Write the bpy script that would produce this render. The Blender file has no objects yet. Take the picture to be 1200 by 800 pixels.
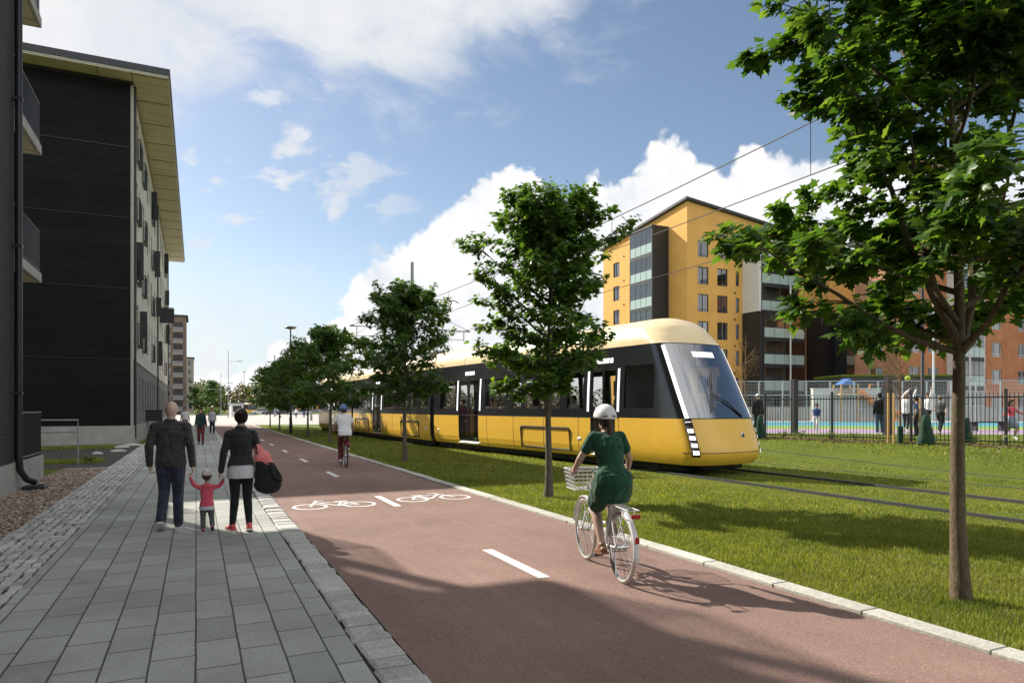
SUN_E=5.0; SKY_S=.115; EXPO=0.7; CLOUD=5.4; SKY_TINT=(.74,.70,.66)
import bpy, math, random
import numpy as np
from mathutils import Vector, Matrix
R = math.radians
random.seed(7)
rng = np.random.default_rng(7)
sc = bpy.context.scene
col = sc.collection

# ------------------------------------------------------------------ camera model (surveyed from the photo)
F, HZ, CH, YAW = 800.0, 478.0, 1.72, R(24.8)
AX = (math.sin(YAW), math.cos(YAW)); RT = (math.cos(YAW), -math.sin(YAW))
def at(u, d, z=0.0):
    l = (u - 600.0) / F * d
    return Vector((d * AX[0] + l * RT[0], d * AX[1] + l * RT[1], z))
def gr(u, v, z=0.0):
    return at(u, F * (CH - z) / (v - HZ), z)
def dep(x, y): return x * AX[0] + y * AX[1]
def zat(v, d): return CH + (HZ - v) / F * d

# ------------------------------------------------------------------ terrain
F0 = Vector((19.9, 19.8)); FD = Vector((-2.0, 8.0)).normalized(); FN = Vector((0.970, 0.2425))
def sst(a, b, x):
    t = min(1, max(0, (x - a) / (b - a))); return t * t * (3 - 2 * t)
def gz(x, y):
    s = FN.x * (x - F0.x) + FN.y * (y - F0.y)
    return 0.6 * sst(-5.0, -0.6, s) * sst(15.2, 19.5, x) * (1 - sst(75, 110, y))

# ------------------------------------------------------------------ mesh builder
class MB:
    def __init__(s): s.v = []; s.f = []
    def add(s, vs, fs):
        o = len(s.v); s.v += [tuple(p) for p in vs]; s.f += [tuple(i + o for i in f) for f in fs]
        return s
    def box(s, x0, x1, y0, y1, z0, z1):
        s.add([(x0,y0,z0),(x1,y0,z0),(x1,y1,z0),(x0,y1,z0),(x0,y0,z1),(x1,y0,z1),(x1,y1,z1),(x0,y1,z1)],
              [(0,3,2,1),(4,5,6,7),(0,1,5,4),(1,2,6,5),(2,3,7,6),(3,0,4,7)]); return s
    def bbox(s, x0, x1, y0, y1, z0, z1, b=0.01):      # box with chamfered edges
        X=(x0,x1);Y=(y0,y1);Z=(z0,z1); vs=[]; ix={}
        for i in (0,1):
            for j in (0,1):
                for k in (0,1):
                    sx=b if i==0 else -b; sy=b if j==0 else -b; sz=b if k==0 else -b
                    for a,p in enumerate(((X[i],Y[j]+sy,Z[k]+sz),(X[i]+sx,Y[j],Z[k]+sz),(X[i]+sx,Y[j]+sy,Z[k]))):
                        ix[i,j,k,a]=len(vs); vs.append(p)
        fs=[]
        for i in (0,1): fs.append([ix[i,j,k,0] for j,k in ((0,0),(1,0),(1,1),(0,1))])
        for j in (0,1): fs.append([ix[i,j,k,1] for i,k in ((0,0),(1,0),(1,1),(0,1))])
        for k in (0,1): fs.append([ix[i,j,k,2] for i,j in ((0,0),(1,0),(1,1),(0,1))])
        for j in (0,1):
            for k in (0,1): fs.append([ix[0,j,k,1],ix[1,j,k,1],ix[1,j,k,2],ix[0,j,k,2]])
        for i in (0,1):
            for k in (0,1): fs.append([ix[i,0,k,0],ix[i,1,k,0],ix[i,1,k,2],ix[i,0,k,2]])
        for i in (0,1):
            for j in (0,1): fs.append([ix[i,j,0,0],ix[i,j,1,0],ix[i,j,1,1],ix[i,j,0,1]])
        for i in (0,1):
            for j in (0,1):
                for k in (0,1): fs.append([ix[i,j,k,0],ix[i,j,k,1],ix[i,j,k,2]])
        s.add(vs,fs); return s
    def tube(s, pts, rs, n=8, cap=True, closed=False):
        pts=[Vector(p) for p in pts]
        if not isinstance(rs,(list,tuple)): rs=[rs]*len(pts)
        m=len(pts); vs=[]; up=None
        for i,p in enumerate(pts):
            if closed: t=pts[(i+1)%m]-pts[i-1]
            else: t=pts[min(i+1,m-1)]-pts[max(i-1,0)]
            t.normalize()
            if up is None:
                up=Vector((0,0,1)) if abs(t.z)<0.9 else Vector((1,0,0))
            a=t.cross(up)
            if a.length<1e-5: a=t.orthogonal()
            a.normalize(); b=a.cross(t); up=b
            for k in range(n):
                an=2*math.pi*k/n; vs.append(p+a*(rs[i]*math.cos(an))+b*(rs[i]*math.sin(an)))
        fs=[]
        for i in range(m if closed else m-1):
            j=(i+1)%m
            for k in range(n): fs.append((i*n+k,i*n+(k+1)%n,j*n+(k+1)%n,j*n+k))
        if cap and not closed: fs.append(tuple(range(n))[::-1]); fs.append(tuple((m-1)*n+k for k in range(n)))
        s.add(vs,fs); return s
    def ring(s, c, axis, r, rt, n=28, m=6):
        a=Vector(axis).normalized(); u=a.orthogonal().normalized(); w=a.cross(u); c=Vector(c)
        s.tube([c+u*(r*math.cos(2*math.pi*i/n))+w*(r*math.sin(2*math.pi*i/n)) for i in range(n)],rt,m,closed=True); return s
    def capsule(s, p, r1, q, r2, n=10):
        p=Vector(p);q=Vector(q);t=q-p
        if t.length<1e-6: t=Vector((0,0,1e-4)); q=p+t
        t.normalize(); pts=[];rs=[]
        for a in (-85,-55,-25): pts.append(p+t*(r1*math.sin(R(a)))); rs.append(r1*math.cos(R(a)))
        pts.append(p);rs.append(r1);pts.append(q);rs.append(r2)
        for a in (25,55,85): pts.append(q+t*(r2*math.sin(R(a)))); rs.append(r2*math.cos(R(a)))
        s.tube(pts,rs,n); return s
    def ell(s, c, r, rot=None, n=14, m=10):
        c=Vector(c); vs=[];fs=[]
        if isinstance(r,(int,float)): r=(r,r,r)
        for i in range(m+1):
            th=math.pi*(0.02+0.96*i/m)
            for k in range(n):
                ph=2*math.pi*k/n
                p=Vector((r[0]*math.sin(th)*math.cos(ph),r[1]*math.sin(th)*math.sin(ph),-r[2]*math.cos(th)))
                if rot is not None: p=rot@p
                vs.append(c+p)
        for i in range(m):
            for k in range(n): fs.append((i*n+k,i*n+(k+1)%n,(i+1)*n+(k+1)%n,(i+1)*n+k))
        fs.append(tuple(range(n))[::-1]); fs.append(tuple(m*n+k for k in range(n)))
        s.add(vs,fs); return s
    def loft(s, rings, n=16, e=2.0):                   # rings: (centre, rx, ry[, tilt about x])
        vs=[];fs=[]
        for rg in rings:
            c=Vector(rg[0]); tl=rg[3] if len(rg)>3 else 0
            for k in range(n):
                a=2*math.pi*k/n; ca,sa=math.cos(a),math.sin(a)
                x=rg[1]*math.copysign(abs(ca)**(2/e),ca); y=rg[2]*math.copysign(abs(sa)**(2/e),sa)
                vs.append(c+Vector((x,y*math.cos(tl),y*math.sin(tl))))
        m=len(rings)
        for i in range(m-1):
            for k in range(n): fs.append((i*n+k,i*n+(k+1)%n,(i+1)*n+(k+1)%n,(i+1)*n+k))
        fs.append(tuple(range(n))[::-1]); fs.append(tuple((m-1)*n+k for k in range(n)))
        s.add(vs,fs); return s
    def quad(s,a,b,c,d): s.add([a,b,c,d],[(0,1,2,3)]); return s
    def prism(s, poly, axis, a0, a1):                  # poly of 2-D points extruded along axis 'x','y','z'
        n=len(poly)
        def P(p,a): return {'x':(a,p[0],p[1]),'y':(p[0],a,p[1]),'z':(p[0],p[1],a)}[axis]
        s.add([P(p,a0) for p in poly]+[P(p,a1) for p in poly],
              [tuple(range(n))[::-1],tuple(range(n,2*n))]+[(i,(i+1)%n,n+(i+1)%n,n+i) for i in range(n)]); return s
    def xf(s, M):
        s.v=[tuple(M@Vector(p)) for p in s.v]; return s

def mesh_np(name, V, Fc, k):
    me=bpy.data.meshes.new(name); V=np.asarray(V,dtype=np.float32); Fc=np.asarray(Fc,dtype=np.int32)
    me.vertices.add(len(V)); me.vertices.foreach_set('co',V.ravel())
    me.loops.add(Fc.size); me.loops.foreach_set('vertex_index',Fc.ravel())
    me.polygons.add(len(Fc)); me.polygons.foreach_set('loop_start',np.arange(0,Fc.size,k,dtype=np.int32))
    me.update(calc_edges=True); me.validate(); return me

def put(name, me, mat, parent=None, smooth=False):
    o=bpy.data.objects.new(name,me); col.objects.link(o)
    if mat is not None: me.materials.append(mat)
    if parent is not None:
        if parent.name.startswith('carriage'):         # parts of the tram share their carriage's frame
            o.location=parent.location; o.rotation_euler=parent.rotation_euler; parent=parent.parent
        o.parent=parent
    if smooth:
        me.polygons.foreach_set('use_smooth',[True]*len(me.polygons))
    return o
def fixn(me):
    import bmesh
    bm=bmesh.new(); bm.from_mesh(me); bmesh.ops.recalc_face_normals(bm,faces=bm.faces); bm.to_mesh(me); bm.free()
def obj(name, mb, mat, parent=None, smooth=False, fix=True):
    me=bpy.data.meshes.new(name); me.from_pydata(mb.v,[],mb.f); me.update()
    if fix: fixn(me)
    o=put(name,me,mat,parent)
    if smooth:
        me.polygons.foreach_set('use_smooth',[True]*len(me.polygons))
        try: me.set_sharp_from_angle(angle=R(smooth if smooth is not True else 40))
        except Exception: pass
    return o
def tag(o,label=None,cat=None,group=None,kind=None):
    if label: o['label']=label
    if cat: o['category']=cat
    if group: o['group']=group
    if kind: o['kind']=kind
    return o
def thing(name,label,cat,loc=(0,0,0),rz=0,group=None):
    o=bpy.data.objects.new(name,None); col.objects.link(o); o.empty_display_size=.2
    o.location=loc; o.rotation_euler=(0,0,rz); tag(o,label,cat,group); return o
def dup(root,loc,rz=0,label=None,scale=None,parent=None):
    c=root.copy(); col.objects.link(c); c.parent=parent
    if parent is None:
        c.location=loc; c.rotation_euler=(0,0,rz)
        if scale: c.scale=(scale,)*3
        if label: c['label']=label
    for ch in list(root.children): dup(ch,None,parent=c)
    return c

# ------------------------------------------------------------------ materials
def newmat(name):
    m=bpy.data.materials.new(name); m.use_nodes=True; nt=m.node_tree
    for n in list(nt.nodes): nt.nodes.remove(n)
    return m,nt
def N(nt,t,**kw):
    n=nt.nodes.new(t)
    for k,v in kw.items():
        if k.startswith('_'): setattr(n,k[1:],v)
        else:
            n.inputs[k.replace('__',' ')].default_value=v
    return n
def L(nt,a,b): nt.links.new(a,b)
def ramp(nt,fac,stops):
    n=nt.nodes.new('ShaderNodeValToRGB'); e=n.color_ramp.elements
    while len(e)<len(stops): e.new(.5)
    for i,(p,c) in enumerate(stops):
        e[i].position=p; e[i].color=(*c,1) if len(c)==3 else c
    L(nt,fac,n.inputs[0]); return n.outputs[0]
def mix(nt,fac,a,b,mode='MIX'):
    n=nt.nodes.new('ShaderNodeMix'); n.data_type='RGBA'; n.blend_type=mode
    for s,v in ((0,fac),(6,a),(7,b)):
        if isinstance(v,(int,float)): n.inputs[s].default_value=v
        elif isinstance(v,tuple): n.inputs[s].default_value=(*v,1)
        else: L(nt,v,n.inputs[s])
    return n.outputs[2]
def mth(nt,op,a,b=None,c=None,clamp=False):
    n=nt.nodes.new('ShaderNodeMath'); n.operation=op; n.use_clamp=clamp
    for i,v in enumerate((a,b,c)):
        if v is None: continue
        if isinstance(v,(int,float)): n.inputs[i].default_value=v
        else: L(nt,v,n.inputs[i])
    return n.outputs[0]
def noise(nt,vec,scale,detail=4,rough=.55,dist=0):
    n=N(nt,'ShaderNodeTexNoise',Scale=scale,Detail=detail,Roughness=rough,Distortion=dist)
    if vec is not None: L(nt,vec,n.inputs['Vector'])
    return n.outputs['Fac']
def finish(nt,colr,rough,bump=None,bd=.01,metal=0,spec=.5,extra=None):
    p=N(nt,'ShaderNodeBsdfPrincipled',Metallic=metal); p.inputs['Specular IOR Level'].default_value=spec
    if isinstance(colr,tuple): p.inputs['Base Color'].default_value=(*colr,1)
    else: L(nt,colr,p.inputs['Base Color'])
    if isinstance(rough,(int,float)): p.inputs['Roughness'].default_value=rough
    else: L(nt,rough,p.inputs['Roughness'])
    if bump is not None:
        b=N(nt,'ShaderNodeBump',Distance=bd,Strength=1.0); L(nt,bump,b.inputs['Height']); L(nt,b.outputs[0],p.inputs['Normal'])
    o=N(nt,'ShaderNodeOutputMaterial'); L(nt,p.outputs[0],o.inputs[0])
    return p
def objco(nt): return nt.nodes.new('ShaderNodeTexCoord').outputs['Object']
def worldco(nt): return nt.nodes.new('ShaderNodeNewGeometry').outputs['Position']
MC={}
def mat(name,c,rough=.6,var=.18,scale=6,bump=0,bscale=60,metal=0,spec=.5,dirt=0):
    """plain surface with noise-varied colour, roughness and a small bump"""
    if name in MC: return MC[name]
    m,nt=newmat(name); co=objco(nt)
    n=noise(nt,co,scale,5); n2=noise(nt,co,scale*9,3)
    lo=tuple(x*(1-var) for x in c); hi=tuple(min(1,x*(1+var)) for x in c)
    f=mth(nt,'ADD',mth(nt,'MULTIPLY',n,.7),mth(nt,'MULTIPLY',n2,.3))
    cc=ramp(nt,f,[(.3,lo),(.7,hi)])
    if dirt:
        d=noise(nt,co,scale*.35,7,.7); cc=mix(nt,mth(nt,'MULTIPLY',ramp(nt,d,[(.5,(0,0,0)),(.75,(1,1,1))]),dirt),cc,tuple(x*.45+.01 for x in c))
    rr=ramp(nt,n2,[(.2,(rough*.85,)*3),(.8,(min(1,rough*1.15),)*3)])
    finish(nt,cc,rr,noise(nt,co,bscale,4) if bump else None,bump,metal,spec)
    MC[name]=m; return m
def fabric(name,c,var=.25,fold=.02,scale=9):
    m,nt=newmat(name); co=objco(nt)
    mp=N(nt,'ShaderNodeMapping'); mp.inputs['Scale'].default_value=(1,1,.55); L(nt,co,mp.inputs[0])
    n=noise(nt,mp.outputs[0],scale,4,.5,.8); n2=noise(nt,co,300,2)
    cc=ramp(nt,noise(nt,co,14,4),[(.3,tuple(x*(1-var) for x in c)),(.7,tuple(x*(1+var) for x in c))])
    h=mth(nt,'ADD',n,mth(nt,'MULTIPLY',n2,.04))
    p=finish(nt,cc,.85,h,fold,0,.25); p.inputs['Sheen Weight'].default_value=.15
    return m
def leafmat(name,stops,trans=.35,rough=.45,tcol=None,patch=False):
    m,nt=newmat(name); g=nt.nodes.new('ShaderNodeNewGeometry')
    c=ramp(nt,g.outputs['Random Per Island'],stops)
    if patch:                                           # mown lawn: thin, dry and lush patches
        q=noise(nt,g.outputs['Position'],.9,6,.65); q2=noise(nt,g.outputs['Position'],.33,4,.6)
        c=mix(nt,1.0,c,ramp(nt,q,[(.32,(.62,.68,.60)),(.5,(1,1,1)),(.68,(1.25,1.16,1.0))]),'MULTIPLY')
        c=mix(nt,mth(nt,'MULTIPLY',ramp(nt,q2,[(.5,(0,0,0)),(.68,(1,1,1))]),.45),c,(.30,.26,.09))
    p=N(nt,'ShaderNodeBsdfPrincipled',Roughness=rough); L(nt,c,p.inputs['Base Color']); p.inputs['Specular IOR Level'].default_value=.35
    t=N(nt,'ShaderNodeBsdfTranslucent'); L(nt,mix(nt,1.0,c,tcol or (1.9,1.9,.8),'MULTIPLY'),t.inputs[0])
    x=N(nt,'ShaderNodeMixShader'); x.inputs[0].default_value=trans
    L(nt,p.outputs[0],x.inputs[1]);L(nt,t.outputs[0],x.inputs[2])
    o=N(nt,'ShaderNodeOutputMaterial'); L(nt,x.outputs[0],o.inputs[0]); return m
def glass(name,tint=(.3,.34,.36),refl=1.0,rough=.02,grey=.0):
    m,nt=newmat(name)
    t=N(nt,'ShaderNodeBsdfTransparent'); t.inputs[0].default_value=(*tint,1)
    g=N(nt,'ShaderNodeBsdfGlossy',Roughness=rough); g.inputs[0].default_value=(refl,refl,refl,1)
    lw=N(nt,'ShaderNodeLayerWeight',Blend=.5); f5=mth(nt,'MULTIPLY_ADD',mth(nt,'POWER',lw.outputs['Facing'],4.0),.75,.045)
    co=objco(nt); b=N(nt,'ShaderNodeBump',Distance=.004,Strength=.5); L(nt,noise(nt,co,1.3,2),b.inputs['Height']); L(nt,b.outputs[0],g.inputs['Normal'])
    x=N(nt,'ShaderNodeMixShader'); L(nt,mth(nt,'ADD',f5,grey,clamp=True),x.inputs[0]); L(nt,t.outputs[0],x.inputs[1]); L(nt,g.outputs[0],x.inputs[2])
    o=N(nt,'ShaderNodeOutputMaterial'); L(nt,x.outputs[0],o.inputs[0]); return m
def emis(name,c,s):
    m,nt=newmat(name); e=N(nt,'ShaderNodeEmission',Strength=s); e.inputs[0].default_value=(*c,1)
    o=N(nt,'ShaderNodeOutputMaterial'); L(nt,e.outputs[0],o.inputs[0]); return m
def swz(nt,co,order):
    s=nt.nodes.new('ShaderNodeSeparateXYZ'); L(nt,co,s.inputs[0]); c=nt.nodes.new('ShaderNodeCombineXYZ')
    for i,a in enumerate(order): L(nt,s.outputs['xyz'.index(a)],c.inputs[i])
    return c.outputs[0]
def brickmat(name,c1,c2,mortar,bw,rh,ms=.01,order='yzx',rough=.85,bump=.01,offset=.5,smooth=.1,scalevar=.9,bias=0,stain=.35,fine=40,spec=.5,grain=(.7,1.2)):
    """running-bond units laid out in object space; per-unit tint, stains, grain"""
    m,nt=newmat(name); co=swz(nt,objco(nt),order)
    w=N(nt,'ShaderNodeTexNoise',Scale=3.0,Detail=2)
    L(nt,co,w.inputs[0])
    vm=N(nt,'ShaderNodeVectorMath',_operation='MULTIPLY_ADD'); L(nt,w.outputs['Color'],vm.inputs[0]); vm.inputs[1].default_value=(.012,)*3; L(nt,co,vm.inputs[2])
    b=N(nt,'ShaderNodeTexBrick',Scale=1.0); b.offset=offset
    b.inputs['Brick Width'].default_value=bw; b.inputs['Row Height'].default_value=rh; b.inputs['Mortar Size'].default_value=ms
    b.inputs['Mortar Smooth'].default_value=smooth; b.inputs['Bias'].default_value=bias
    b.inputs['Color1'].default_value=(*c1,1); b.inputs['Color2'].default_value=(*c2,1); b.inputs['Mortar'].default_value=(*mortar,1)
    L(nt,vm.outputs[0],b.inputs['Vector'])
    st=noise(nt,co,.7,8,.65); gn=noise(nt,co,fine,6,.75)
    c=mix(nt,1.0,b.outputs['Color'],ramp(nt,st,[(.3,(1-stain,)*3),(.7,(1.0,)*3)]),'MULTIPLY')
    c=mix(nt,1.0,c,ramp(nt,gn,[(.25,(grain[0],)*3),(.75,(grain[1],)*3)]),'MULTIPLY')
    h=mth(nt,'SUBTRACT',mth(nt,'MULTIPLY',gn,.25),b.outputs['Fac'])
    finish(nt,c,rough,h,bump,0,spec); return m
# ------------------------------------------------------------------ camera, sun, sky
cam=bpy.data.cameras.new('camera'); co_=bpy.data.objects.new('camera',cam); col.objects.link(co_)
co_.location=(0,0,CH); co_.rotation_euler=(R(90),0,-YAW)
cam.sensor_width=36; cam.lens=24.0; cam.shift_y=0.065; cam.clip_end=6000; cam.clip_start=.05
sc.camera=co_
SUN=Vector((-0.6,1.25,1.0)).normalized()
sl=bpy.data.lights.new('sun','SUN'); sl.energy=SUN_E; sl.angle=R(.53); sl.color=(1,.93,.82)
so=bpy.data.objects.new('sun',sl); col.objects.link(so); so.rotation_euler=SUN.to_track_quat('Z','Y').to_euler(); so.location=(-20,40,40)

w=bpy.data.worlds.new('World'); sc.world=w; w.use_nodes=True; nt=w.node_tree
for n in list(nt.nodes): nt.nodes.remove(n)
sky=nt.nodes.new('ShaderNodeTexSky'); sky.sky_type='NISHITA'; sky.sun_disc=False
sky.sun_elevation=math.asin(SUN.z); sky.sun_rotation=math.atan2(SUN.x,SUN.y); sky.air_density=1.0; sky.dust_density=.4; sky.ozone_density=1.5
tc=nt.nodes.new('ShaderNodeTexCoord').outputs['Generated']
sp=nt.nodes.new('ShaderNodeSeparateXYZ'); L(nt,tc,sp.inputs[0]); dx,dy,dz=sp.outputs
az=mth(nt,'ARCTAN2',dx,dy); el=mth(nt,'ARCSINE',dz)
def fcurve(pts):
    t=mth(nt,'DIVIDE',mth(nt,'ADD',az,R(60)),R(180),clamp=True)
    n=nt.nodes.new('ShaderNodeFloatCurve'); c=n.mapping.curves[0]
    pp=[]
    for u,v in pts:
        a=math.atan((u-600)/F); e=math.atan((HZ-v)/F*math.cos(a)); pp.append(((a+YAW+R(60))/R(180), e/R(60)))
    pp=[(0,pp[0][1])]+pp+[(1,pp[-1][1])]
    while len(c.points)<len(pp): c.points.new(.5,.5)
    for p,(x,y) in zip(c.points,sorted(pp)): p.location=(x,y); p.handle_type='AUTO_CLAMPED'
    n.mapping.use_clip=False; n.mapping.update(); L(nt,t,n.inputs['Value'])
    return mth(nt,'MULTIPLY',n.outputs[0],R(60))
def sstep(x,a,b):
    n=nt.nodes.new('ShaderNodeMapRange'); n.interpolation_type='SMOOTHSTEP'
    for i,v in ((0,x),(1,a),(2,b)):
        if isinstance(v,(int,float)): n.inputs[i].default_value=v
        else: L(nt,v,n.inputs[i])
    return n.outputs[0]
def vor(vec,scale,detail,rough=.5):
    n=nt.nodes.new('ShaderNodeTexVoronoi'); n.feature='SMOOTH_F1'; n.inputs['Scale'].default_value=scale; n.inputs['Detail'].default_value=detail
    n.inputs['Roughness'].default_value=rough; n.inputs['Smoothness'].default_value=.35; n.normalize=True
    L(nt,vec,n.inputs['Vector']); return n.outputs['Distance']
# warp the lookup direction a little so no lattice shows
wn=N(nt,'ShaderNodeTexNoise',Scale=9.0,Detail=4.0); L(nt,tc,wn.inputs[0])
vm=N(nt,'ShaderNodeVectorMath',_operation='MULTIPLY_ADD'); L(nt,wn.outputs['Color'],vm.inputs[0]); vm.inputs[1].default_value=(.06,)*3; L(nt,tc,vm.inputs[2])
pd=vm.outputs[0]
# cumulus bank
top=fcurve([(-300,478),(190,470),(340,404),(400,362),(430,318),(470,304),(500,275),(530,234),(560,214),(590,205),(625,210),(648,248),(668,252),(682,222),(720,213),(750,193),(780,178),(810,184),(850,198),(900,190),(1000,180),(1200,200),(1500,300)])
puff=mth(nt,'SUBTRACT',1.0,vor(pd,15,3,.55))
fine=noise(nt,pd,30,8,.6)
edge=mth(nt,'ADD',mth(nt,'MULTIPLY',mth(nt,'SUBTRACT',puff,.62),.17),mth(nt,'MULTIPLY',mth(nt,'SUBTRACT',fine,.5),.035))
dcum=mth(nt,'SUBTRACT',mth(nt,'ADD',top,edge),el)
a_c=sstep(dcum,0.0,.016)
# upper-left broken sheet
bot=fcurve([(-300,150),(0,150),(110,175),(210,140),(260,118),(330,108),(400,112),(470,98),(560,85),(620,62),(700,30),(760,-10),(850,-100),(1200,-250)])
mp=N(nt,'ShaderNodeMapping'); mp.inputs['Scale'].default_value=(1,1,2.2); mp.inputs['Rotation'].default_value=(R(14),R(10),0); L(nt,pd,mp.inputs[0])
ns=noise(nt,mp.outputs[0],5.5,9,.56,.3)
ds=mth(nt,'ADD',mth(nt,'SUBTRACT',el,bot),mth(nt,'MULTIPLY',mth(nt,'SUBTRACT',ns,.5),.42))
a_s=mth(nt,'MULTIPLY',sstep(ds,-.05,.10),sstep(ns,.18,.40))
# loose patches left of centre, soft bank low on the left
lmask=mth(nt,'MULTIPLY',sstep(az,R(21),R(8)),mth(nt,'MULTIPLY',sstep(el,R(9),R(14)),sstep(el,R(30),R(20))))
np_=noise(nt,mp.outputs[0],11,8,.55,.2)
a_p=mth(nt,'MULTIPLY',sstep(np_,.53,.66),lmask)
low=mth(nt,'MULTIPLY',sstep(az,R(22),R(6)),sstep(el,R(13),R(3)))
a_l=mth(nt,'MULTIPLY',sstep(noise(nt,pd,9,8,.55),.36,.62),mth(nt,'MULTIPLY',low,.7))
a_h=mth(nt,'MULTIPLY',sstep(el,R(14),R(0)),.75)           # pale air over the horizon
a_soft=mth(nt,'MAXIMUM',mth(nt,'MULTIPLY',a_s,.93),mth(nt,'MAXIMUM',mth(nt,'MULTIPLY',a_p,.85),a_l))
shade=ramp(nt,mth(nt,'ADD',mth(nt,'MULTIPLY',puff,.55),mth(nt,'MULTIPLY',noise(nt,pd,7,7,.6),.6)),[(.40,(.60,.66,.74)),(.74,(1,1,1))])
softc=ramp(nt,noise(nt,pd,6,7,.6),[(.3,(.80,.84,.90)),(.65,(1,1,1))])
def scale_(c,k): return mix(nt,1.0,c,(k,)*3,'MULTIPLY')
skyc=mix(nt,1.0,sky.outputs[0],SKY_TINT,'MULTIPLY')
c=mix(nt,a_h,skyc,tuple(x*CLOUD for x in (.60,.74,.88)))
c=mix(nt,a_soft,c,scale_(softc,CLOUD*.93))
c=mix(nt,a_c,c,scale_(shade,CLOUD*1.05))
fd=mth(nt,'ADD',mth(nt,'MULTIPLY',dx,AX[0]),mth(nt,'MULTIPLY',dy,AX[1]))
a_b=mth(nt,'MULTIPLY',sstep(fd,-.05,-.4),sstep(noise(nt,pd,2.2,7,.55),.34,.52))       # unseen bright cloud bank behind the camera, added as fill light
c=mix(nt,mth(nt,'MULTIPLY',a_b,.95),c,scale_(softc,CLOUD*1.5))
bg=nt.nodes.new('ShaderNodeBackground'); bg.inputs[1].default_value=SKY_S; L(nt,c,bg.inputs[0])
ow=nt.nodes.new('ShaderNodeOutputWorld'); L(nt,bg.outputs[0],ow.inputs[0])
w.cycles.sampling_method='MANUAL'; w.cycles.sample_map_resolution=512
vs=sc.view_settings; vs.view_transform='Standard'; vs.look='None'; vs.exposure=EXPO; vs.gamma=1
sc.render.engine='CYCLES'; cy=sc.cycles; cy.max_bounces=7; cy.diffuse_bounces=3; cy.glossy_bounces=3; cy.transmission_bounces=4; cy.transparent_max_bounces=12
cy.caustics_reflective=False; cy.caustics_refractive=False; cy.use_denoising=True; cy.sample_clamp_indirect=6

# ------------------------------------------------------------------ ground materials
def ground_mat():
    m,nt=newmat('turf_soil'); p=worldco(nt)
    a=noise(nt,p,.35,6,.6); b=noise(nt,p,5,5,.7); c_=noise(nt,p,70,3,.7)
    c=ramp(nt,mth(nt,'ADD',mth(nt,'MULTIPLY',a,.5),mth(nt,'MULTIPLY',b,.5)),[(.32,(.085,.112,.016)),(.5,(.118,.155,.021)),(.68,(.160,.185,.030))])
    c=mix(nt,1.0,c,ramp(nt,c_,[(.25,(.55,.55,.5)),(.75,(1.3,1.3,1.2))]),'MULTIPLY')
    finish(nt,c,.9,c_,.03,0,.15); return m
def asphalt(name,c,lo=.8,hi=1.2,bump=.004,spk=1.0):
    m,nt=newmat(name); p=worldco(nt)
    a=noise(nt,p,.5,6,.65); b=noise(nt,p,95,4,.85); s=noise(nt,p,2.3,6,.7)
    v=N(nt,'ShaderNodeTexVoronoi',Scale=150.0); L(nt,p,v.inputs[0])
    k=ramp(nt,a,[(.3,(lo,)*3),(.7,(hi,)*3)])
    cc=mix(nt,1.0,k,c,'MULTIPLY')
    cc=mix(nt,1.0,cc,ramp(nt,b,[(.3,(.45,.43,.43)),(.52,(1,1,1)),(.70,(1.9,1.85,1.8))]),'MULTIPLY')
    cc=mix(nt,mth(nt,'MULTIPLY',ramp(nt,v.outputs['Color'],[(.86,(0,0,0)),(.93,(1,1,1))]),.35*spk),cc,tuple(min(1,x*2.2+.05) for x in c))
    cc=mix(nt,mth(nt,'MULTIPLY',ramp(nt,s,[(.58,(0,0,0)),(.8,(1,1,1))]),.22),cc,tuple(x*.5 for x in c))
    # dusty wheel streaks along the path
    mp=N(nt,'ShaderNodeMapping'); mp.inputs['Scale'].default_value=(5,.25,1); L(nt,p,mp.inputs[0])
    cc=mix(nt,mth(nt,'MULTIPLY',ramp(nt,noise(nt,mp.outputs[0],1,5,.6),[(.5,(0,0,0)),(.8,(1,1,1))]),.25),cc,tuple(min(1,x*1.6+.03) for x in c))
    v2=N(nt,'ShaderNodeTexVoronoi',Scale=.33); v2.feature='DISTANCE_TO_EDGE'; wq=N(nt,'ShaderNodeTexNoise',Scale=1.6,Detail=6.0); L(nt,p,wq.inputs[0])
    wv=N(nt,'ShaderNodeVectorMath',_operation='MULTIPLY_ADD'); L(nt,wq.outputs['Color'],wv.inputs[0]); wv.inputs[1].default_value=(1.1,)*3; L(nt,p,wv.inputs[2]); L(nt,wv.outputs[0],v2.inputs[0])
    ck=mth(nt,'MULTIPLY',ramp(nt,v2.outputs['Distance'],[(0,(1,1,1)),(.006,(0,0,0))]),ramp(nt,noise(nt,p,.45,3),[(.50,(0,0,0)),(.62,(.45,.45,.45))]))
    cc=mix(nt,ck,cc,tuple(x*.4 for x in c))                  # a few hairline cracks
    sp2=ramp(nt,noise(nt,p,.9,8,.75),[(.56,(0,0,0)),(.70,(1,1,1))]); cc=mix(nt,mth(nt,'MULTIPLY',sp2,.30),cc,tuple(min(1,x*1.35+.02) for x in c))
    finish(nt,cc,.9,b,bump,0,.2); return m
M_turf=ground_mat()
M_path=asphalt('red_asphalt',(.235,.155,.130))
M_plaza=asphalt('pale_paving',(.40,.375,.35),.85,1.12)
M_pave=brickmat('grey_slabs',(.345,.355,.325),(.455,.462,.425),(.10,.102,.094),.575,.28,.0075,'yxz',.85,.005,.5,.3,stain=.34,fine=80,spec=.3,grain=(.45,1.5))
M_sett=None
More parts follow.
